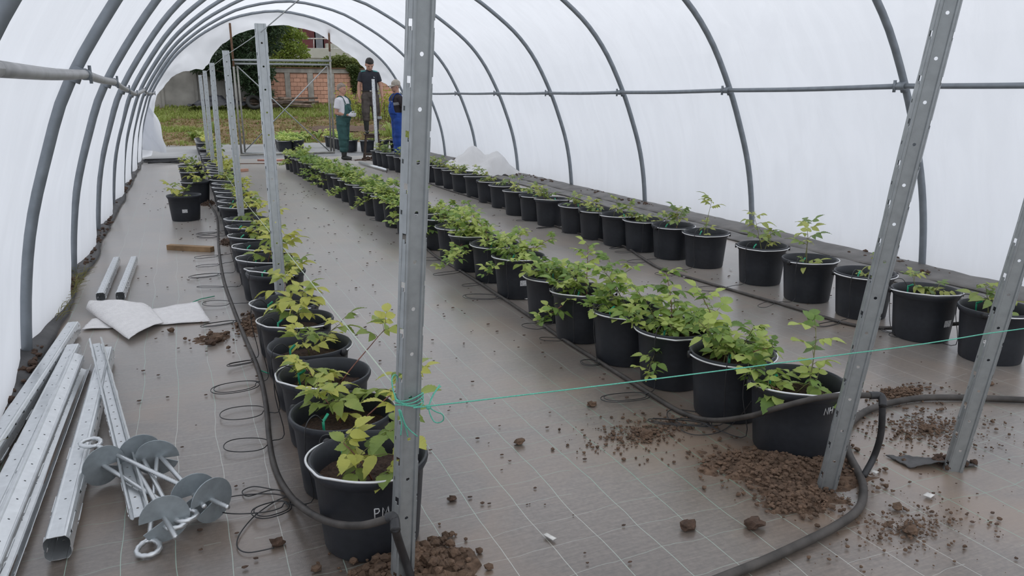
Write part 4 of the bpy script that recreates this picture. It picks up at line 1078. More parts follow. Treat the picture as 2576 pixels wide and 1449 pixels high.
# ------------------------------------------------------------------ drip irrigation
def wp(p): return G(p[0], p[1], p[2] if len(p) > 2 else 0.014)
def drip_line(label, path, r, pots, extra, seed, m=M_hoseD, side=-1, ymax=9.9):
    R = random.Random(seed)
    pts = [wp(p) if not isinstance(p, Vector) else p for p in path]; base = Vector((pts[len(pts)//2].x, pts[len(pts)//2].y, 0))
    root = empty('drip_line', base); cur = cat(pts, 7)
    mb = MB(); mb.tube([p-base for p in cur], r, 9); mb.build('hose', m, root)
    for name, pp, rr in extra:
        mb = MB(); q = [(wp(p) if not isinstance(p, Vector) else p)-base for p in pp]; mb.tube(cat(q, 6), rr, 9); mb.build(name, M_hose, root)
    for (x, y) in pots:
        if y > ymax: continue
        yy = y - R.uniform(.02,.2); hp_ = min(cur, key=lambda p: abs(p.y-yy) + (9 if p.z > .05 else 0)); z0 = .012
        a, b = R.uniform(.06,.16), R.uniform(.035,.10); loop = []; tw = R.uniform(-.6,.6); ct, st_ = math.cos(tw), math.sin(tw)
        cx_, cy_ = hp_.x + side*a*1.0, hp_.y + R.uniform(-.04,.04); turns = R.choice((1.0,1.0,2.0))
        for i in range(int(14*turns)+1):
            t = 2*PI*i/14; k = 1-.12*(i/14)
            ux, uy = -side*a*(k*math.cos(t)-1), b*k*math.sin(t)+.004*math.sin(3*t+tw)
            loop.append(Vector((hp_.x + ux*ct - uy*st_, hp_.y + ux*st_ + uy*ct, z0 + .004*(i/14) + .025*(math.sin(t*.5)**2)*abs(tw))))
        an = math.atan2(hp_.y-y, hp_.x-x) + R.uniform(-.3,.5); w = Vector((math.cos(an), math.sin(an), 0)); c = Vector((x, y, 0))
        st = c + w*.115
        tail = [loop[-1].lerp(c+w*.24, .5)+Vector((0,0,.01)), c + w*(POT_B+.03) + Vector((0,0,.03)), c + w*(POT_R+.022) + Vector((0,0,.22)), c + w*(POT_R+.012) + Vector((0,0,.335)), c + w*.16 + Vector((0,0,.362)), st + Vector((0,0,.315))]
        mb = MB(); mb.tube([p-base for p in cat([hp_ + Vector((0,0,r*.6))] + loop + tail, 4)], .0024, 5); tb = mb.build('drip_tube', M_hose, root)
        mb = MB(); S = st-base
        mb.tube([S+Vector((.010,0,.235)), S+Vector((0,0,.29)), S+Vector((0,0,.325))], [.0030,.0052,.0060], 6)
        mb.tube([S+Vector((0,0,.318)), S-w*.030+Vector((0,0,.338))], .0062, 6); mb.build('stake', M_stake, tb)
    return tag(root, label, 'drip hose', 'drip irrigation lines')
drip_line('black drip hose with looped tubes along the left row', [(500,395),(512,440),(522,500),(545,545),(550,620),(562,700),(587,775),(617,850),(650,930),(668,1010),(676,1090),(686,1155),(707,1212),(752,1270,.08),(825,1312,.18),(905,1322,.26),(985,1302,.31)], .0125,
          [p for p in ROW1], [('elbow', [(972,1304,.31),(986,1300,.315),(992,1310,.305),(995,1335,.29)], .016), ('riser', [(994,1328,.295),(1003,1360,.21),(1020,1410,.11),(1042,1475,.01)], .0135)], 1)
drip_line('black drip hose with looped tubes along the middle row', [(742,425),(800,452),(880,500),(950,535),(1030,585),(1090,640),(1160,682),(1250,740),(1340,800),(1420,855),(1500,905),(1580,955),(1650,1000),(1720,1040),(1790,1057,.04),(1880,1048,.17),(1960,1025,.27),(2050,1003,.34),(2120,995,.36),(2205,995,.36)], .0125,
          ROW2, [('elbow', [(2188,995,.36),(2212,995,.36),(2219,1003,.352),(2221,1022,.33)], .016), ('riser', [(2220,1012,.34),(2216,1090,.20),(2198,1150,.08),(2172,1198,.02)], .0135)], 2)
drip_line('black drip hose with looped tubes along the right row', [(930,402),(985,418),(1090,465),(1200,500),(1300,535),(1400,570),(1500,600),(1570,620),(1610,645),(1660,675),(1740,700),(1860,735),(2000,775),(2080,800),(2160,820),(2260,825,.03),(2400,815,.10),(2500,805,.17),(2640,800,.22),(2900,815,.14)], .0125, ROW3, [], 3)
sup = [wp(p) for p in [(4600,1120,.02),(3300,1050,.02),(2680,1012,.02),(2500,1003,.02),(2400,1000,.02),(2300,1003,.02),(2200,1025,.02),(2150,1055,.02),(2128,1090,.02),(2135,1140,.02),(2160,1190,.02),(2172,1230,.02),(2160,1280,.02),(2100,1325,.02),(2000,1375,.02),(1900,1420,.02),(1760,1475,.02)]]
mb = MB(); mb.tube(cat(sup, 8), .0165, 10); tag(mb.build('supply_hose', M_hoseD), 'thick dusty supply hose curving across the front of the floor', 'hose')
# loose ends of microtube with a green clip on the mat
for k, pp, lab in ((0, [(540,745),(505,752),(485,760)], 'green clip on a loose tube end by the white netting'), (1, [(645,928),(672,938),(700,945)], 'green clip on a loose tube end beside the fourth bucket')):
    mb = MB(); q = [wp((*p, .012)) for p in pp]; c = q[0].copy(); mb.tube([p-c for p in q], .0035, 6); o = mb.build('tube_clip', M_stake); o.location = c; tag(o, lab, 'clip')
# free loops at the near end of the left hose
for k, (pp, lab) in enumerate([([(770,1270,.05),(720,1250,.01),(650,1290,.01),(605,1340,.01),(597,1375,.01),(625,1390,.01),(690,1378,.01)], 'large free loop of thin black tube left of the nearest bucket'), ([(690,1232,.02),(640,1224,.01),(610,1235,.01),(625,1248,.01),(690,1232,.01),(740,1250,.02),(790,1290,.06),(800,1300,.03)], 'small twisted loop of thin black tube near the nearest bucket'), ([(1960,1030,.16),(1830,1045,.01),(1700,1030,.01),(1680,1050,.01),(1730,1090,.01),(1800,1090,.01),(1850,1060,.02),(1890,1010,.18)], 'loop of thin black tube hanging from the middle hose end')]):
    q = cat([wp(p) for p in pp], 7); c = q[0].copy(); c.z = 0; mb = MB(); mb.tube([p-c for p in q], .0024, 5); o = mb.build('thin_tube', M_hose); o.location = c; tag(o, lab, 'tube')

# ------------------------------------------------------------------ twine and wire
KN = B1 + d1*((0.80)/d1.z)           # the knot sits about 0.8 m up the near post
def line(name, label, pts, r, m, sag=0.0, catg='twine'):
    P = []
    for a, b in zip(pts[:-1], pts[1:]):
        a, b = Vector(a), Vector(b)
        for i in range(12):
            t = i/12; P.append(a.lerp(b, t) + Vector((0,0,-sag*4*t*(1-t))))
    P.append(Vector(pts[-1])); c = P[0].copy(); mb = MB(); mb.tube([p-c for p in P], r, 6); o = mb.build(name, m); o.location = c; return tag(o, label, catg)
yk = at(1040, 1028, B1.y-0.13)
P_A = at(1040, 1026, B1.y-0.12); P_B = at(2150, 888, B2.y-0.16); P_C = at(2476, 840, B3.y-0.16)
line('twine', 'green twine stretched from the near post past the leaning posts', [P_A, P_B, P_C, P_C + (P_C-P_B).normalized()*1.2], .0021, M_twine, .004)
line('twine', 'faded twine running back along the left row from the near post', [at(988, 965, B1.y+.04), (X1+.05, 5.15, .55), (X1+.05, 8.9, .42), (X1+.04, 18.95, .30)], .0026, M_twineW, .0)
line('wire', 'thin wire joining the tops of the left row posts', [T1 + d1*.25] + [(X1, y, h-.05) for y, h in ROWP], .0032, M_galv, .0, 'wire')
kn = empty('twine_knot', (P_A.x, P_A.y, 0)); c = Vector((P_A.x, P_A.y, 0))
pc = B1 + d1*((P_A.z-B1.z)/d1.z)
for k in range(4):                                    # turns round the post
    pts = []
    for i in range(25):
        t = 2*PI*i/24; pts.append(pc + Vector((.043*math.cos(t), .030*math.sin(t)+.014, (-.012+.008*k) + .006*math.sin(t*2+k))) - c)
    mb = MB(); mb.tube(pts, .0020, 5, False); mb.build('turn', M_twine, kn)
kp = at(1078, 1024, pc.y-.035) - c
def loose(px): return [at(x, y, pc.y-.035+.01*i) - c for i, (x, y) in enumerate(px)]
for pts in ([(1078,1024),(1095,1035),(1112,1042),(1116,1055),(1105,1063),(1092,1060),(1082,1042),(1078,1024)], [(1078,1024),(1086,1000),(1098,980),(1106,968)], [(1078,1024),(1088,998),(1101,978),(1109,972)], [(1005,1030),(1015,1060),(1022,1080),(1026,1098)], [(1003,1030),(1010,1065),(1008,1095)], [(1008,1032),(1022,1072),(1050,1098)], [(1000,1010),(990,985),(986,955),(992,943),(1000,952),(1002,1000)]):
    mb = MB(); mb.tube(cat(loose(pts), 5), .0020, 5); mb.build('strand', M_twine, kn)
mb = MB(); mb.blob(kp, .0085, 3, sub=2); mb.build('knot', M_twine, kn)
tag(kn, 'green twine knot with loose loops tied round the near post', 'knot')

# ------------------------------------------------------------------ spilt earth
def spill(name, label, c, rx, ry, h, n, seed, m=M_clod, rmin=.006, rmax=.022, ang=0.0):
    """low heap of loose earth with crumbs on and around it"""
    R = random.Random(seed); mb = MB(); ca, sa = math.cos(ang), math.sin(ang)
    def hz(u, v):
        r = math.hypot(u, v); k = max(0, 1-r*(1+.35*noise.noise(Vector((u*2.2, v*2.2, seed)))))
        return max(0, h*k**.8*(.85+1.3*noise.noise(Vector((u*5,v*5,seed+3)))+.5*noise.noise(Vector((u*13,v*13,seed+5)))))
    def fn(i, j):
        u, v = (i-.5)*2.2, (j-.5)*2.2; x, y = u*rx, v*ry
        return (c.x+x*ca-y*sa, c.y+x*sa+y*ca, .001 + hz(u,v) + (.008*noise.noise(Vector((x*30,y*30,seed))) if hz(u,v) > .006 else -.006))
    mb.grid(fn, 44, 44)
    for i in range(n):
        t = R.uniform(0,2*PI); q = abs(R.gauss(0,.55)); u, v = math.cos(t)*q, math.sin(t)*q
        x, y = u*rx, v*ry; r_ = rmin + (rmax-rmin)*R.random()**2.2
        mb.blob((c.x+x*ca-y*sa, c.y+x*sa+y*ca, hz(u,v)*.9+r_*.45+.004), r_, R.randint(0,9999), (1,R.uniform(.7,1.2),R.uniform(.55,.85)), 1, .6)
    return tag(mb.build(name, m, None, False), label, 'soil', None, 'stuff')
spill('soil_heap', 'heap of brown earth round the foot of the near post', G(1040, 1440), .24, .17, .05, 420, 1)
spill('soil_heap', 'broad spill of dark brown earth in front of the nearest middle bucket', G(1965, 1180), .36, .20, .040, 1900, 2, M_clod, .003, .014, -.5)
spill('soil_heap', 'earth spilt towards the front of the leaning post', G(2010, 1255), .19, .13, .022, 800, 3, M_clod, .003, .013)
spill('soil_patch', 'earth crumbs scattered beyond the leaning post by the hose', G(2265, 990), .26, .10, .010, 420, 4, M_clod, .003, .011)
spill('soil_patch', 'earth crumbs scattered round the rightmost leaning post', G(2330, 1080), .45, .28, .004, 900, 5, M_clod, .002, .010)
spill('soil_patch', 'earth crumbs scattered on the mat left of the middle hose end', G(1620, 1090), .34, .18, .004, 700, 6, M_clod, .002, .011)
spill('soil_patch', 'brown earth by the left hose next to the white netting', G(640, 820), .14, .30, .022, 220, 7, M_clod, .006, .018)
spill('soil_patch', 'small earth crumbs near the netting', G(540, 850), .16, .16, .008, 70, 8, M_clod, .006, .022)
spill('soil_patch', 'patch of earth beside the left row in the distance', G(575, 610), .10, .3, .02, 80, 9, M_clodD, .008, .02)
spill('soil_patch', 'patch of earth behind the stray bucket', G(522, 512), .12, .4, .02, 60, 10, M_clodD, .01, .02)
spill('soil_patch', 'dark earth at the stool foot', G(940, 402), .5, .3, .04, 50, 11, M_clodD, .02, .05)
spill('soil_patch', 'earth in the front right corner', G(2280, 1330), .40, .2, .003, 500, 12, M_clod, .002, .009)
R = random.Random(77); mb = MB()
for i in range(1500):                                 # crumbs lying over the whole mat
    x = R.uniform(-.6, 5.2); y = .8 + 15*R.random()**1.6
    if any(math.hypot(x-a, y-b) < .2 for a, b in ROW1+ROW2+ROW3): continue
    if noise.noise(Vector((x*.8, y*.5, 4))) < -.15: continue
    r_ = R.uniform(.003, .008)*(1+.05*y); mb.blob((x, y, r_*.4+.006), r_, i, (1.3,.9,.4), 1, .6)
tag(mb.build('soil_crumbs', M_clodD, None, False), 'tiny crumbs of earth strewn over the weed mat', 'soil', None, 'stuff')
for k, (px, py, r_, lab) in enumerate([(1733,1332,.026,'largest lone earth clod, at the lower right of the mat'),(1627,1100,.026,'earth clod in the crumbs left of the middle hose end'),(1305,1118,.022,'flat earth clod on the mat between near post and middle row'),(1138,1260,.014,'earth clod just right of the near post'),(2257,1283,.018,'earth clod left of the rightmost post foot, toward the front'),(2290,1345,.022,'earth clod in the front right corner'),(1895,1328,.03,'crumbly earth clod by the supply hose'),(1690,1062,.016,'small clod near the middle hose'),(545,858,.035,'flat earth clod right of the white netting'),(530,868,.028,'second flat clod right of the white netting'),(430,835,.02,'small dark clod at the edge of the white netting'),(1135,1350,.012,'small clod beside the heap at the near post'),(698,1372,.02,'earth clod at the end of the large free tube loop'),(1488,1022,.02,'clod under the stretched twine'),(2490,970,.016,'clod between the right leaning posts')]):
    g = G(px, py); mb = MB(); mb.blob((0,0,0), r_, k*7, (1.25,.95,.7), 2, .7); o = mb.build('soil_clod', M_clod if k % 3 else M_clodD, None, False); o.location = (g.x, g.y, r_*.45+.006)
    tag(o, lab, 'clod', 'lone clods of earth')
for k, (px, py, w, h_, rz, lab) in enumerate([(1383,1357,.02,.05,.35,'white paper tag lying on the mat in the foreground'),(2336,1252,.04,.03,.3,'torn white scrap of paper in the front right'),(2200,1193,.025,.025,.2,'small white scrap beside the hose riser'),(898,793,.025,.02,.3,'small white scrap in the aisle right of the left row'),(1722,700,.03,.02,.1,'white scrap between the middle and right rows'),(1838,680,.03,.025,.1,'white scrap in front of the gap in the right row'),(1325,755,.03,.02,.4,'pale scrap beside the middle row bucket with the sticker')]):
    g = G(px, py); mb = MB(); mb.grid(lambda i, j: ((i-.5)*w, (j-.5)*h_, .001*math.sin(3*i+2*j)), 4, 4); o = mb.build('paper_scrap', M_tag); solid(o, .001); o.location = (g.x, g.y, .012); o.rotation_euler = (0,0,rz); tag(o, lab, 'paper')
# ------------------------------------------------------------------ people
def ringloft(m, rings, n=14, ref=Vector((0,1,0)), horiz=False):
    """closed skin through rings (centre, half width, half depth)"""
    C = [Vector(r[0]) for r in rings]; k = len(C); v = []; f = []
    for i in range(k):
        t = Vector((0,0,1)) if horiz else (C[min(i+1,k-1)]-C[max(i-1,0)]).normalized()
        s_ = t.cross(ref)
        if s_.length < .05: s_ = t.cross(Vector((1,0,0)))
        s_.normalize(); w = s_.cross(t).normalized()
        for j in range(n):
            a = 2*PI*j/n; v.append(C[i] + s_*rings[i][1]*math.cos(a) + w*rings[i][2]*math.sin(a))
    for i in range(k-1):
        for j in range(n): f.append((i*n+j, i*n+(j+1)%n, (i+1)*n+(j+1)%n, (i+1)*n+j))
    t0 = (C[0]-C[1]).normalized(); t1 = (C[-1]-C[-2]).normalized()
    v.append(C[0]+t0*min(rings[0][1],rings[0][2])*.6); v.append(C[-1]+t1*min(rings[-1][1],rings[-1][2])*.6); a, b = len(v)-2, len(v)-1
    for j in range(n): f.append((a,(j+1)%n,j)); f.append((b,(k-1)*n+j,(k-1)*n+(j+1)%n))
    m.add(v, f)
def limb(m, pts, rad, n=10):
    ringloft(m, [(p, r, r) for p, r in zip(pts, rad)], n, Vector((.3,1,.2)))
def fuse(mb, name, mtl, parent, vox=.008, sm=3):
    """one continuous surface from overlapping closed shapes"""
    me = mb.mesh(name+'_raw', mtl); o = bpy.data.objects.new(name, me); COL.objects.link(o)
    bm = bmesh.new(); bm.from_mesh(me); bmesh.ops.recalc_face_normals(bm, faces=bm.faces); bm.to_mesh(me); bm.free()
    r = o.modifiers.new('r', 'REMESH'); r.mode = 'VOXEL'; r.voxel_size = vox; r.use_smooth_shade = True
    s_ = o.modifiers.new('s', 'SMOOTH'); s_.iterations = sm; s_.factor = .5
    dg = bpy.context.evaluated_depsgraph_get(); me2 = bpy.data.meshes.new_from_object(o.evaluated_get(dg)); me2.name = name
    o.modifiers.clear(); o.data = me2; bpy.data.meshes.remove(me)
    if not me2.materials: me2.materials.append(mtl)
    me2.polygons.foreach_set('use_smooth', [True]*len(me2.polygons))
    o.parent = parent; return o
def hand_shape(m, wrist, d, palm_n, thumb_side, curl=.5, s=1.0):
    """palm, four unequal bent fingers and a thumb leaving the side of the palm"""
    d = Vector(d).normalized(); pn = Vector(palm_n).normalized(); sd = d.cross(pn).normalized()*thumb_side; w = Vector(wrist)
    ringloft(m, [(w, .024*s,.018*s), (w+d*.03*s,.036*s,.016*s), (w+d*.07*s,.041*s,.015*s), (w+d*.095*s,.038*s,.013*s)], 10, pn)
    for i, (off, L) in enumerate(((.030,.072),(.010,.080),(-.010,.075),(-.030,.058))):
        b = w + d*.088*s + sd*off*s; p = [b]; dd = d.copy()
        for k in range(3):
            dd = (dd + pn*curl*(.5+.35*k)).normalized(); p.append(p[-1] + dd*L*s*(.42,.33,.25)[k])
        limb(m, p, [.0098*s,.0092*s,.0085*s,.0075*s], 7)
    b = w + d*.03*s + sd*.030*s; dd = (d*.7 + sd*.75 + pn*.25).normalized(); p = [b, b+dd*.035*s]; dd = (dd + d*.5 - sd*.35 + pn*curl*.6).normalized(); p += [p[-1]+dd*.030*s, p[-1]+dd*.054*s]
    limb(m, p, [.013*s,.0115*s,.010*s,.0085*s], 7)
def person(label, loc, facing, H, P):
    k = H/1.78; root = empty('person', loc, math.atan2(-facing[0], facing[1])); V = lambda x, y, z: Vector((x*k, y*k, z*k))
    belly = P.get('belly', 0.0); gr = P.get('girth', 1.0); b = MB()
    # ---- head (turned on the neck)
    hy, hp_, hr = P.get('head', (0,0,0)); HM = Matrix.Translation(V(0,.012,1.505-P.get('hdrop',0))) @ Euler((hp_, hr, hy)).to_matrix().to_4x4() @ Matrix.Diagonal(tuple(q*P.get('hscale',1.0) for q in (1.13,1.07,1.06))+(1,)) @ Matrix.Translation(V(0,-.01,-1.53))
    hd = MB()
    ringloft(hd, [(V(0,.050,1.562),.030*k,.030*k),(V(0,.030,1.578),.048*k,.062*k),(V(0,.020,1.605),.060*k,.082*k),(V(0,.010,1.640),.068*k,.092*k),(V(0,.002,1.685),.074*k,.099*k),(V(0,-.006,1.725),.071*k,.095*k),(V(0,-.010,1.755),.058*k,.076*k),(V(0,-.010,1.774),.030*k,.042*k)], 20, Vector((0,1,0)), True)
    ringloft(hd, [(V(0,.094,1.690),.009*k,.008*k),(V(0,.104,1.665),.011*k,.010*k),(V(0,.112,1.645),.015*k,.012*k),(V(0,.100,1.634),.014*k,.010*k)], 8)
    ringloft(hd, [(V(0,.085,1.612),.022*k,.012*k),(V(0,.088,1.604),.020*k,.012*k)], 8, Vector((0,1,0)), True)
    for s_ in (-1,1): ringloft(hd, [(V(s_*.073,-.002,1.628),.007*k,.010*k),(V(s_*.080,-.008,1.650),.008*k,.018*k),(V(s_*.079,-.010,1.676),.007*k,.014*k)], 8, Vector((0,1,0)))
    hd.v = [tuple(HM @ Vector(p)) for p in hd.v]; b.add(hd.v, hd.f)
    limb(b, [V(0,-.015,1.44), V(0,-.005,1.50), HM @ V(0,-.005,1.60)], [.068*k,.064*k,.062*k], 12)
    # ---- trunk and legs under the clothes
    lx = P.get('legs'); 
    ringloft(b, [(V(0,0,.90),.135*k,.09*k),(V(0,.0,1.10),.12*k,.085*k),(V(0,0,1.30),.14*k,.09*k),(V(0,-.01,1.42),.15*k,.07*k)], 14, Vector((0,1,0)), True)
    for (hip, knee, ank) in lx: limb(b, [V(*hip), V(*knee), V(*ank)], [.075*k,.048*k,.036*k])
    for i, (sh, el, wr) in enumerate(P['arms']):
        sh, el, wr = V(*sh), V(*el), V(*wr)
        limb(b, [sh, sh.lerp(el,.5), el, el.lerp(wr,.35), wr], [.052*k*gr,.047*k*gr,.041*k*gr,.043*k*gr,.028*k*gr])
        if not P.get('gloves'):
            hd_ = P['hands'][i]; hand_shape(b, wr, hd_[0], hd_[1], hd_[2], hd_[3], k)
    fuse(b, 'body', M_skin, root, .0065, 2)
    if P.get('gloves'):
        for i, (sh, el, wr) in enumerate(P['arms']):
            g = MB(); hd_ = P['hands'][i]; w = V(*wr); d = Vector(hd_[0]).normalized(); limb(g, [w-d*.05*k, w, w+d*.02*k], [.034*k,.031*k,.032*k]); hand_shape(g, w, hd_[0], hd_[1], hd_[2], hd_[3], k*1.15); fuse(g, 'glove', P['gloves'], root, .006, 1)
    # ---- face details and hair
    for s_ in (-1,1):
        e = MB(); e.blob(HM @ V(s_*.032,.090,1.668), .0095*k, 1, (1,.6,.6), 2, 0); e.build('eye', M_eye, root)
        e = MB(); e.tube([HM @ V(s_*.018,.099,1.684), HM @ V(s_*.034,.098,1.689), HM @ V(s_*.050,.086,1.684)], .0045*k, 6); e.build('eyebrow', P['hair'], root)
    e = MB(); e.tube([HM @ V(-.022,.092,1.607), HM @ V(0,.101,1.609), HM @ V(.022,.092,1.607)], .0042*k, 6); e.build('mouth', M_lip, root)
    h = MB(); top = P.get('hairtop', .010); hl = P.get('hairlow', 1.66)
    rings = [(V(0,-.035,hl),.0765*k,.070*k),(V(0,-.024,1.70),.0815*k,.088*k),(V(0,-.010,1.730),.081*k,.104*k),(V(0,-.008,1.765),.070*k,.094*k),(V(0,-.010,1.785+top),.036*k,.048*k)]
    ringloft(h, rings, 18, Vector((0,1,0)), True); h.v = [tuple(HM @ Vector(p)) for p in h.v]
    h.v = [tuple(Vector(p)*(1) + Vector((0,0,.006*noise.noise(Vector(p)*60)))) for p in h.v]
    fuse(h, 'hair', P['hair'], root, .007, 1)
    # ---- shirt
    s = MB(); T = lambda z: (0.158+.012*math.sin((z-1.0)*6) , .105+belly*math.exp(-((z-1.12)/.13)**2))
    zs = [.94,1.02,1.10,1.18,1.26,1.34,1.40,1.445]
    ww = [q*gr for q in (.165,.165,.165,.168,.178,.188,.190,.165)]; dd = [q*gr for q in (.112,.115,.118,.120,.126,.124,.110,.085)]
    ringloft(s, [(V(0, .010+belly*.5*math.exp(-((z-1.10)/.14)**2), z), w_*k, (d_+belly*.5*math.exp(-((z-1.10)/.14)**2))*k) for z, w_, d_ in zip(zs, ww, dd)], 22, Vector((0,1,0)), True)
    ringloft(s, [(V(0,-.012,1.42),.155*k,.085*k),(V(0,-.012,1.46),.115*k,.075*k),(V(0,-.010,1.495),.075*k,.066*k)], 14, Vector((0,1,0)), True)
    slv = P.get('sleeve', .62)
    for (sh, el, wr) in P['arms']:
        sh, el, wr = V(*sh), V(*el), V(*wr); c = V(0,0,1.40)
        pts = [c.lerp(sh,.55), sh] + ([sh.lerp(el, slv*.5), sh.lerp(el, slv)] if slv <= 1 else [sh.lerp(el,.5), el, el.lerp(wr,.5), el.lerp(wr,.9)])
        limb(s, pts, [q*k*gr for q in (.075,.070,.066,.066,.052,.044)][:len(pts)], 14)
    fuse(s, 'shirt', P['shirt'], root, .009, 4)
    # ---- trousers or overalls
    t = MB(); z1 = P.get('waist', 1.02)
    ringloft(t, [(V(0,.005,.86),.165*k*gr,.112*k*gr),(V(0,.006,.94),.176*k*gr,(.126*gr+belly*.3)*k),(V(0,.010+belly*.4,z1),.174*k*gr,(.125*gr+belly*.45)*k)], 20, Vector((0,1,0)), True)
    R = random.Random(len(label)); loose_ = P.get('loose', 1.0)
    for (hip, knee, ank) in lx:
        hip, knee, ank = V(*hip), V(*knee), V(*ank); ank = knee.lerp(ank, P.get('cuff', .9)); pts = []; rr = []
        for i in range(13):
            q = i/12; p = hip.lerp(knee, q*2) if q < .5 else knee.lerp(ank, q*2-1); pts.append(p + Vector((R.gauss(0,.003),R.gauss(0,.003),0)))
            base_r = (.100-.030*q)*loose_*gr; rr.append((base_r + .006*math.sin(i*2.4)*(1 if q > .35 else .3))*k)
        limb(t, pts, rr, 14)
    fuse(t, P.get('legname','trousers'), P['trousers'], root, .009, 3)
    for (hip, knee, ank) in lx:                       # boots
        f_ = MB(); ank = V(*ank); kn = V(*knee); dirv = Vector(P.get('toe',(0,1,0))).normalized(); up_ = P.get('boot', .30)
        limb(f_, [ank.lerp(kn, up_/.42), ank.lerp(kn, .3), ank + V(0,0,.0)], [.070*k,.062*k,.054*k], 12)
        a0 = Vector((ank.x, ank.y, .045*k + (ank.z-.09*k)))
        ringloft(f_, [(a0 - dirv*.055*k + Vector((0,0,.015)), .036*k,.040*k),(a0, .040*k,.048*k),(a0 + dirv*.08*k - Vector((0,0,.005)), .046*k,.040*k),(a0 + dirv*.15*k - Vector((0,0,.012)), .044*k,.032*k),(a0 + dirv*.185*k - Vector((0,0,.014)), .030*k,.026*k)], 12, Vector((0,0,1)))
        fuse(f_, 'boot', M_boot, root, .008, 2)
    # ---- bib and straps of overalls
    def surf(ang, z, off):                            # a point on the trunk, ang 0 = front
        w_ = np.interp(z, zs, ww); d_ = np.interp(z, zs, dd) + belly*.5*math.exp(-((z-1.10)/.14)**2); yo = .010+belly*.5*math.exp(-((z-1.10)/.14)**2)
        return V((w_+off)*math.sin(ang), yo + (d_+off)*math.cos(ang), z)
    if P.get('bib'):
        m = MB(); zt = 1.32
        m.grid(lambda i, j: surf((i-.5)*2*(1.25-.62*j), 1.0+(zt-1.0)*j, .012), 16, 10); o = m.build('bib', P['bib'], root); solid(o, .006, 1)
        m = MB(); m.grid(lambda i, j: surf((i-.5)*.7, 1.16+.10*j, .020), 8, 4); o = m.build('bib_pocket', P['bib'], root); solid(o, .004, 1)
        for s_ in (-1,1):
            pts = [surf(s_*.55, 1.31, .018), surf(s_*.60, 1.38, .018), V(s_*.105,.075,1.46), V(s_*.100,.0,1.492), V(s_*.085,-.085,1.44), surf(PI-s_*.35, 1.30, .016), surf(PI-s_*.15, 1.15, .016), surf(PI-s_*.4, 1.02, .016)]
            m = MB(); c_ = cat(pts, 5); m.tube(c_, .019*k, 8, True, .35); m.build('strap', P['strap'], root)
            m = MB(); m.box((-.012*k,-.004*k,-.014*k),(.012*k,.004*k,.014*k), Matrix.Translation(surf(s_*.55, 1.305, .026))); m.build('buckle', M_wire, root, False)
    P['extra'](root, V, surf, HM, k) if P.get('extra') else None
    return tag(root, label, 'person')

IR = Vector((RM[0][0], RM[1][0], 0)).normalized()             # towards the right of the picture
def toward_cam(p): return Vector((-p.x, -p.y, 0)).normalized()
# man in green overalls, seen from his right, looking right
p1 = G(868, 402); p1.z = 0; f1 = (IR*1.0 + toward_cam(p1)*.30).normalized()
legs = [((.085,0,.90),(.095,.02,.50),(.10,.03,.09)), ((-.085,0,.90),(-.10,-.03,.50),(-.12,-.07,.09))]
person('man in a white shirt, green bib overalls and work gloves, looking right', (p1.x, p1.y, .004), f1, 1.80, dict(
    belly=.07, girth=1.16, cuff=.74, head=(-.10,-.06,0), legs=legs, loose=1.08, boot=.26,
    arms=[((.185,-.01,1.385),(.215,-.06,1.10),(.09,.20,1.06)), ((-.185,-.01,1.385),(-.215,-.03,1.10),(-.05,.23,1.06))],
    hands=[((-.35,.9,.0),(-.9,-.2,.1),1,.6), ((.4,.9,.05),(.9,-.2,.1),-1,.6)],
    gloves=M_white, hair=M_hairG, hairlow=1.645, shirt=M_white, trousers=M_greenov, bib=M_greenov, strap=M_greenov, legname='overalls', sleeve=.60, waist=1.04))
# man on the stool, facing the camera, looking down
p2 = G(938, 400); p2.z = 0; f2 = (toward_cam(p2)*1.0 + IR*.10).normalized()
zs2 = at(930, 336, p2.y).z
def man2_extra(root, V, surf, HM, k):
    for s_ in (-1, 1):
        for j in range(3):                              # shoulder stripes
            y = .012+.024*j; z = 1.385+math.sqrt(.084**2-(y*.92)**2); m = MB()
            m.tube(cat([V(s_*.088,y+.004,z+.012), V(s_*.14,y,z+.004), V(s_*.195,y-.004,z-.006)], 4), .0080*k, 6, True, .6); m.build('stripe', M_teal, root)
    m = MB(); q = surf(-.50, 1.325, .012)
    for j in range(3): m.box((-.016*k+j*.011*k,-.002,-.016*k),(-.007*k+j*.011*k,.002,(-.008+.009*j)*k), Matrix.Translation(q) @ Matrix.Rotation(.3,4,'Z'))
    m.build('chest_emblem', M_print, root, False)
    m = MB(); m.box((-.002,-.018*k,-.020*k),(.004,.018*k,.020*k), Matrix.Translation(V(-.276,.005,1.245))); m.build('sleeve_patch', M_teal, root, False)
    m = MB(); pts = [surf(2*PI*i/32, 1.005, .022) for i in range(33)]; m.tube(pts, .017*k, 6, False, .6); m.build('belt', M_belt, root)
    m = MB(); m.box((-.022*k,-.004,-.016*k),(.022*k,.006,.016*k), Matrix.Translation(surf(0,1.005,.036))); m.build('belt_buckle', M_rail, root, False)
person('man in a navy jersey and brown trousers standing on the stool, looking down', (p2.x, p2.y, zs2), f2, 1.80, dict(
    head=(.10,-.62,0), hscale=1.07, hdrop=.025, legs=[((.095,0,.90),(.125,.03,.50),(.120,.0,.09)), ((-.095,0,.90),(-.125,.03,.50),(-.120,.0,.09))], girth=1.06, cuff=.48, loose=1.12, boot=.30,
    arms=[((.19,-.01,1.385),(.255,-.01,1.10),(.265,.06,.86)), ((-.19,-.01,1.385),(-.265,-.01,1.10),(-.285,.05,.87))],
    hands=[((.0,.12,-1),(-1,0,0),1,.45), ((-.02,.15,-1),(1,.2,0),-1,.9)],
    hair=M_hairD, hairlow=1.66, hairtop=.012, shirt=M_navy, trousers=M_trouser, sleeve=.55, waist=1.0, extra=man2_extra))
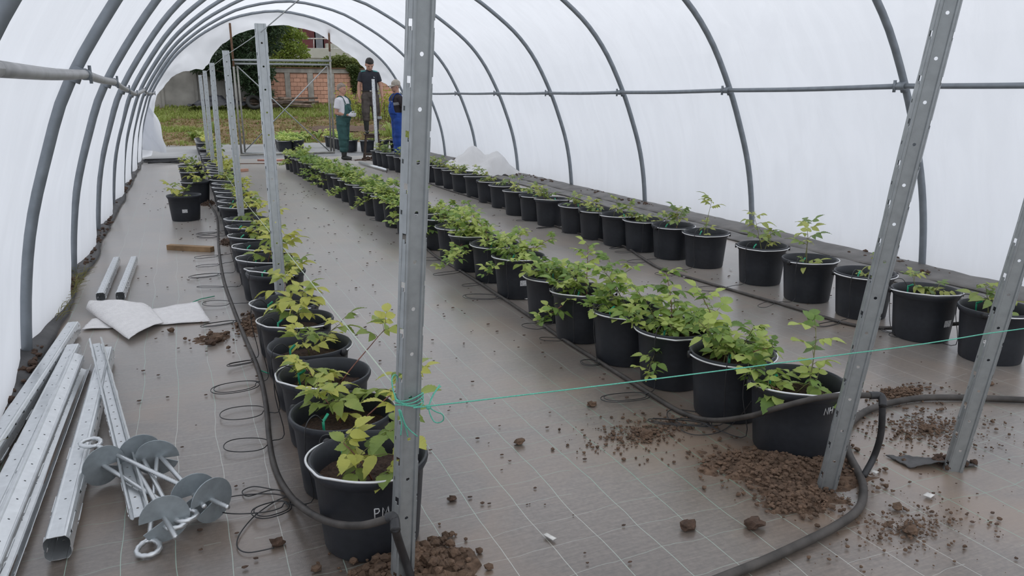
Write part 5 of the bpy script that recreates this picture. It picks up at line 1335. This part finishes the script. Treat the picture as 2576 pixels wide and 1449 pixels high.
# hammer in his left hand (a thing of its own)
rz2 = math.atan2(-f2.x, f2.y); hm = empty('hammer', Vector((p2.x, p2.y, zs2)) + Matrix.Rotation(rz2,3,'Z') @ Vector((-.285,.10,.76)), rz2)
m = MB(); m.tube([(0,0,.10),(.03,.02,-.10),(.09,.03,-.36)], [.016,.015,.014], 8); m.build('handle', M_wood, hm)
m = MB(); m.box((.04,.0,-.41),(.15,.06,-.345)); bevel(m.build('head', M_galv, hm, False), .008)
tag(hm, 'wooden-handled hammer hanging in the hand of the man on the stool', 'hammer')
# capped man in blue overalls, seen from his left, looking left
p3 = G(1003, 393); p3.z = 0; f3 = (IR*-1.0 + toward_cam(p3)*.45).normalized()
def man3_extra(root, V, surf, HM, k):
    c_ = MB(); ringloft(c_, [(V(0,-.012,1.700),.084*k,.104*k),(V(0,-.014,1.735),.086*k,.106*k),(V(0,-.014,1.775),.078*k,.096*k),(V(0,-.014,1.803),.050*k,.064*k)], 20, Vector((0,1,0)), True)
    c_.v = [tuple(HM @ Vector(p)) for p in c_.v]; cap = fuse(c_, 'cap', M_cap, root, .007, 2)
    m = MB(); m.grid(lambda i, j: HM @ V((i-.5)*.15*(1-.25*j*j), .075+.105*j-.05*(2*i-1)**2*(1-.3*j), 1.715-.020*j-.022*(2*i-1)**2), 12, 8); o = m.build('cap_peak', M_cap, cap); solid(o, .006)
    for s_ in (-1,1):
        m = MB(); m.tube([HM @ V(s_*.034+.021*math.cos(t)*k, .107, 1.662+.016*math.sin(t)) for t in [2*PI*i/16 for i in range(17)]], .0026*k, 5, False); m.build('spectacles', M_glass, root)
        m = MB(); m.tube([HM @ V(s_*.055,.104,1.668), HM @ V(s_*.078,.05,1.668), HM @ V(s_*.082,-.01,1.665)], .0026*k, 5); m.build('spectacle_arm', M_glass, root)
    m = MB(); m.grid(lambda i, j: surf((i-.5)*2*PI, 1.22+.07*j+.012*math.sin(i*12), .010), 40, 4); o = m.build('shirt_band', M_greyband, root); solid(o, .004, 1)
person('man in a beige cap, spectacles and blue bib overalls, looking left', (p3.x, p3.y, .004), f3, 1.88, dict(
    belly=.055, girth=1.12, cuff=.95, head=(.12,-.10,0), legs=[((.085,0,.90),(.09,.01,.50),(.09,.0,.09)), ((-.085,0,.90),(-.09,.01,.50),(-.10,.04,.09))], loose=1.12, boot=.14,
    arms=[((.185,-.01,1.385),(.235,-.09,1.12),(.20,.0,.90)), ((-.185,-.01,1.385),(-.235,-.13,1.13),(-.12,-.16,.95))],
    hands=[((-.1,.2,-1),(-1,0,0),1,.5), ((.6,-.1,-.6),(.3,-.9,0),-1,.5)],
    hair=M_hairG, hairlow=1.65, hairtop=-.02, shirt=M_darkshirt, trousers=M_blueov, bib=M_blueov, strap=M_blueov, legname='overalls', sleeve=1.5, waist=1.04, gloves=M_navy, extra=man3_extra))
# stool
st = empty('stool', (p2.x, p2.y, 0), rz2); hs_ = zs2-.004
m = MB(); m.box((-.19,-.15,hs_-.035),(.19,.15,hs_)); bevel(m.build('seat', M_woodD, st, False), .006)
for sx in (-1,1):
    for sy in (-1,1):
        m = MB(); m.tube([(sx*.21,sy*.17,0),(sx*.14,sy*.10,hs_-.03)], .024, 4); m.build('leg', M_woodD, st, False)
    m = MB(); m.box((sx*.19-.012,-.14,.13),(sx*.19+.012,.14,.17)); m.build('stretcher', M_woodD, st, False)
for sy in (-1,1):
    m = MB(); m.box((-.19,sy*.15-.012,.10),(.19,sy*.15+.012,.14)); m.build('stretcher', M_woodD, st, False)
    m = MB(); m.box((-.16,sy*.115-.010,hs_-.10),(.16,sy*.115+.010,hs_-.035)); m.build('apron', M_woodD, st, False)
tag(st, 'dark wooden stool under the man in the navy jersey', 'stool')
# post being driven in beside the stool
q0 = G(950, 408); q1 = at(939, 199, q0.y-.02)
PM_D = post_mesh((q1-q0).length+.02, M_galvL)
post(PM_D, q0 - (q1-q0).normalized()*.02, q1, toward_cam(q0)+IR*.3, 'white galvanised post standing in front of the man on the stool', 'steel posts by the men')
# ------------------------------------------------------------------ litter along the foot of the film
R = random.Random(55)
mb = MB()
for i in range(900):
    left = R.random() < .5; y = 1.5 + 17*R.random()
    if noise.noise(Vector((y*.9, 3 if left else 8, 0))) < 0.0: continue
    x = (-.93 + R.gauss(0,.03)) if left else (6.0 + R.gauss(0,.05)); r_ = R.uniform(.006,.024)
    mb.blob((x, y, .045+r_*.3), r_, i, (1,1.3,.8), 1, .6)
tag(mb.build('edge_earth', M_clodD, None, False), 'dark earth lying along the foot of the film on both sides', 'soil', None, 'stuff')
mb = MB()
for i in range(150):
    y = R.choice((3.4,6.2,6.7,7.0,7.4)) + R.gauss(0,.16); x = -.93 + R.gauss(0,.03); L = R.uniform(.03,.12); a = R.uniform(0,2*PI)
    mb.tube([(x,y,.03),(x+.3*L*math.cos(a)+.02,y+.4*L*math.sin(a),.03+.6*L),(x+.8*L*math.cos(a)+.04,y+.8*L*math.sin(a),.03+.7*L)], [.0022,.0018,.0008], 4)
tag(mb.build('edge_straw', M_straw, None, False), 'dry grass stalks along the foot of the left film', 'dry grass', None, 'stuff')
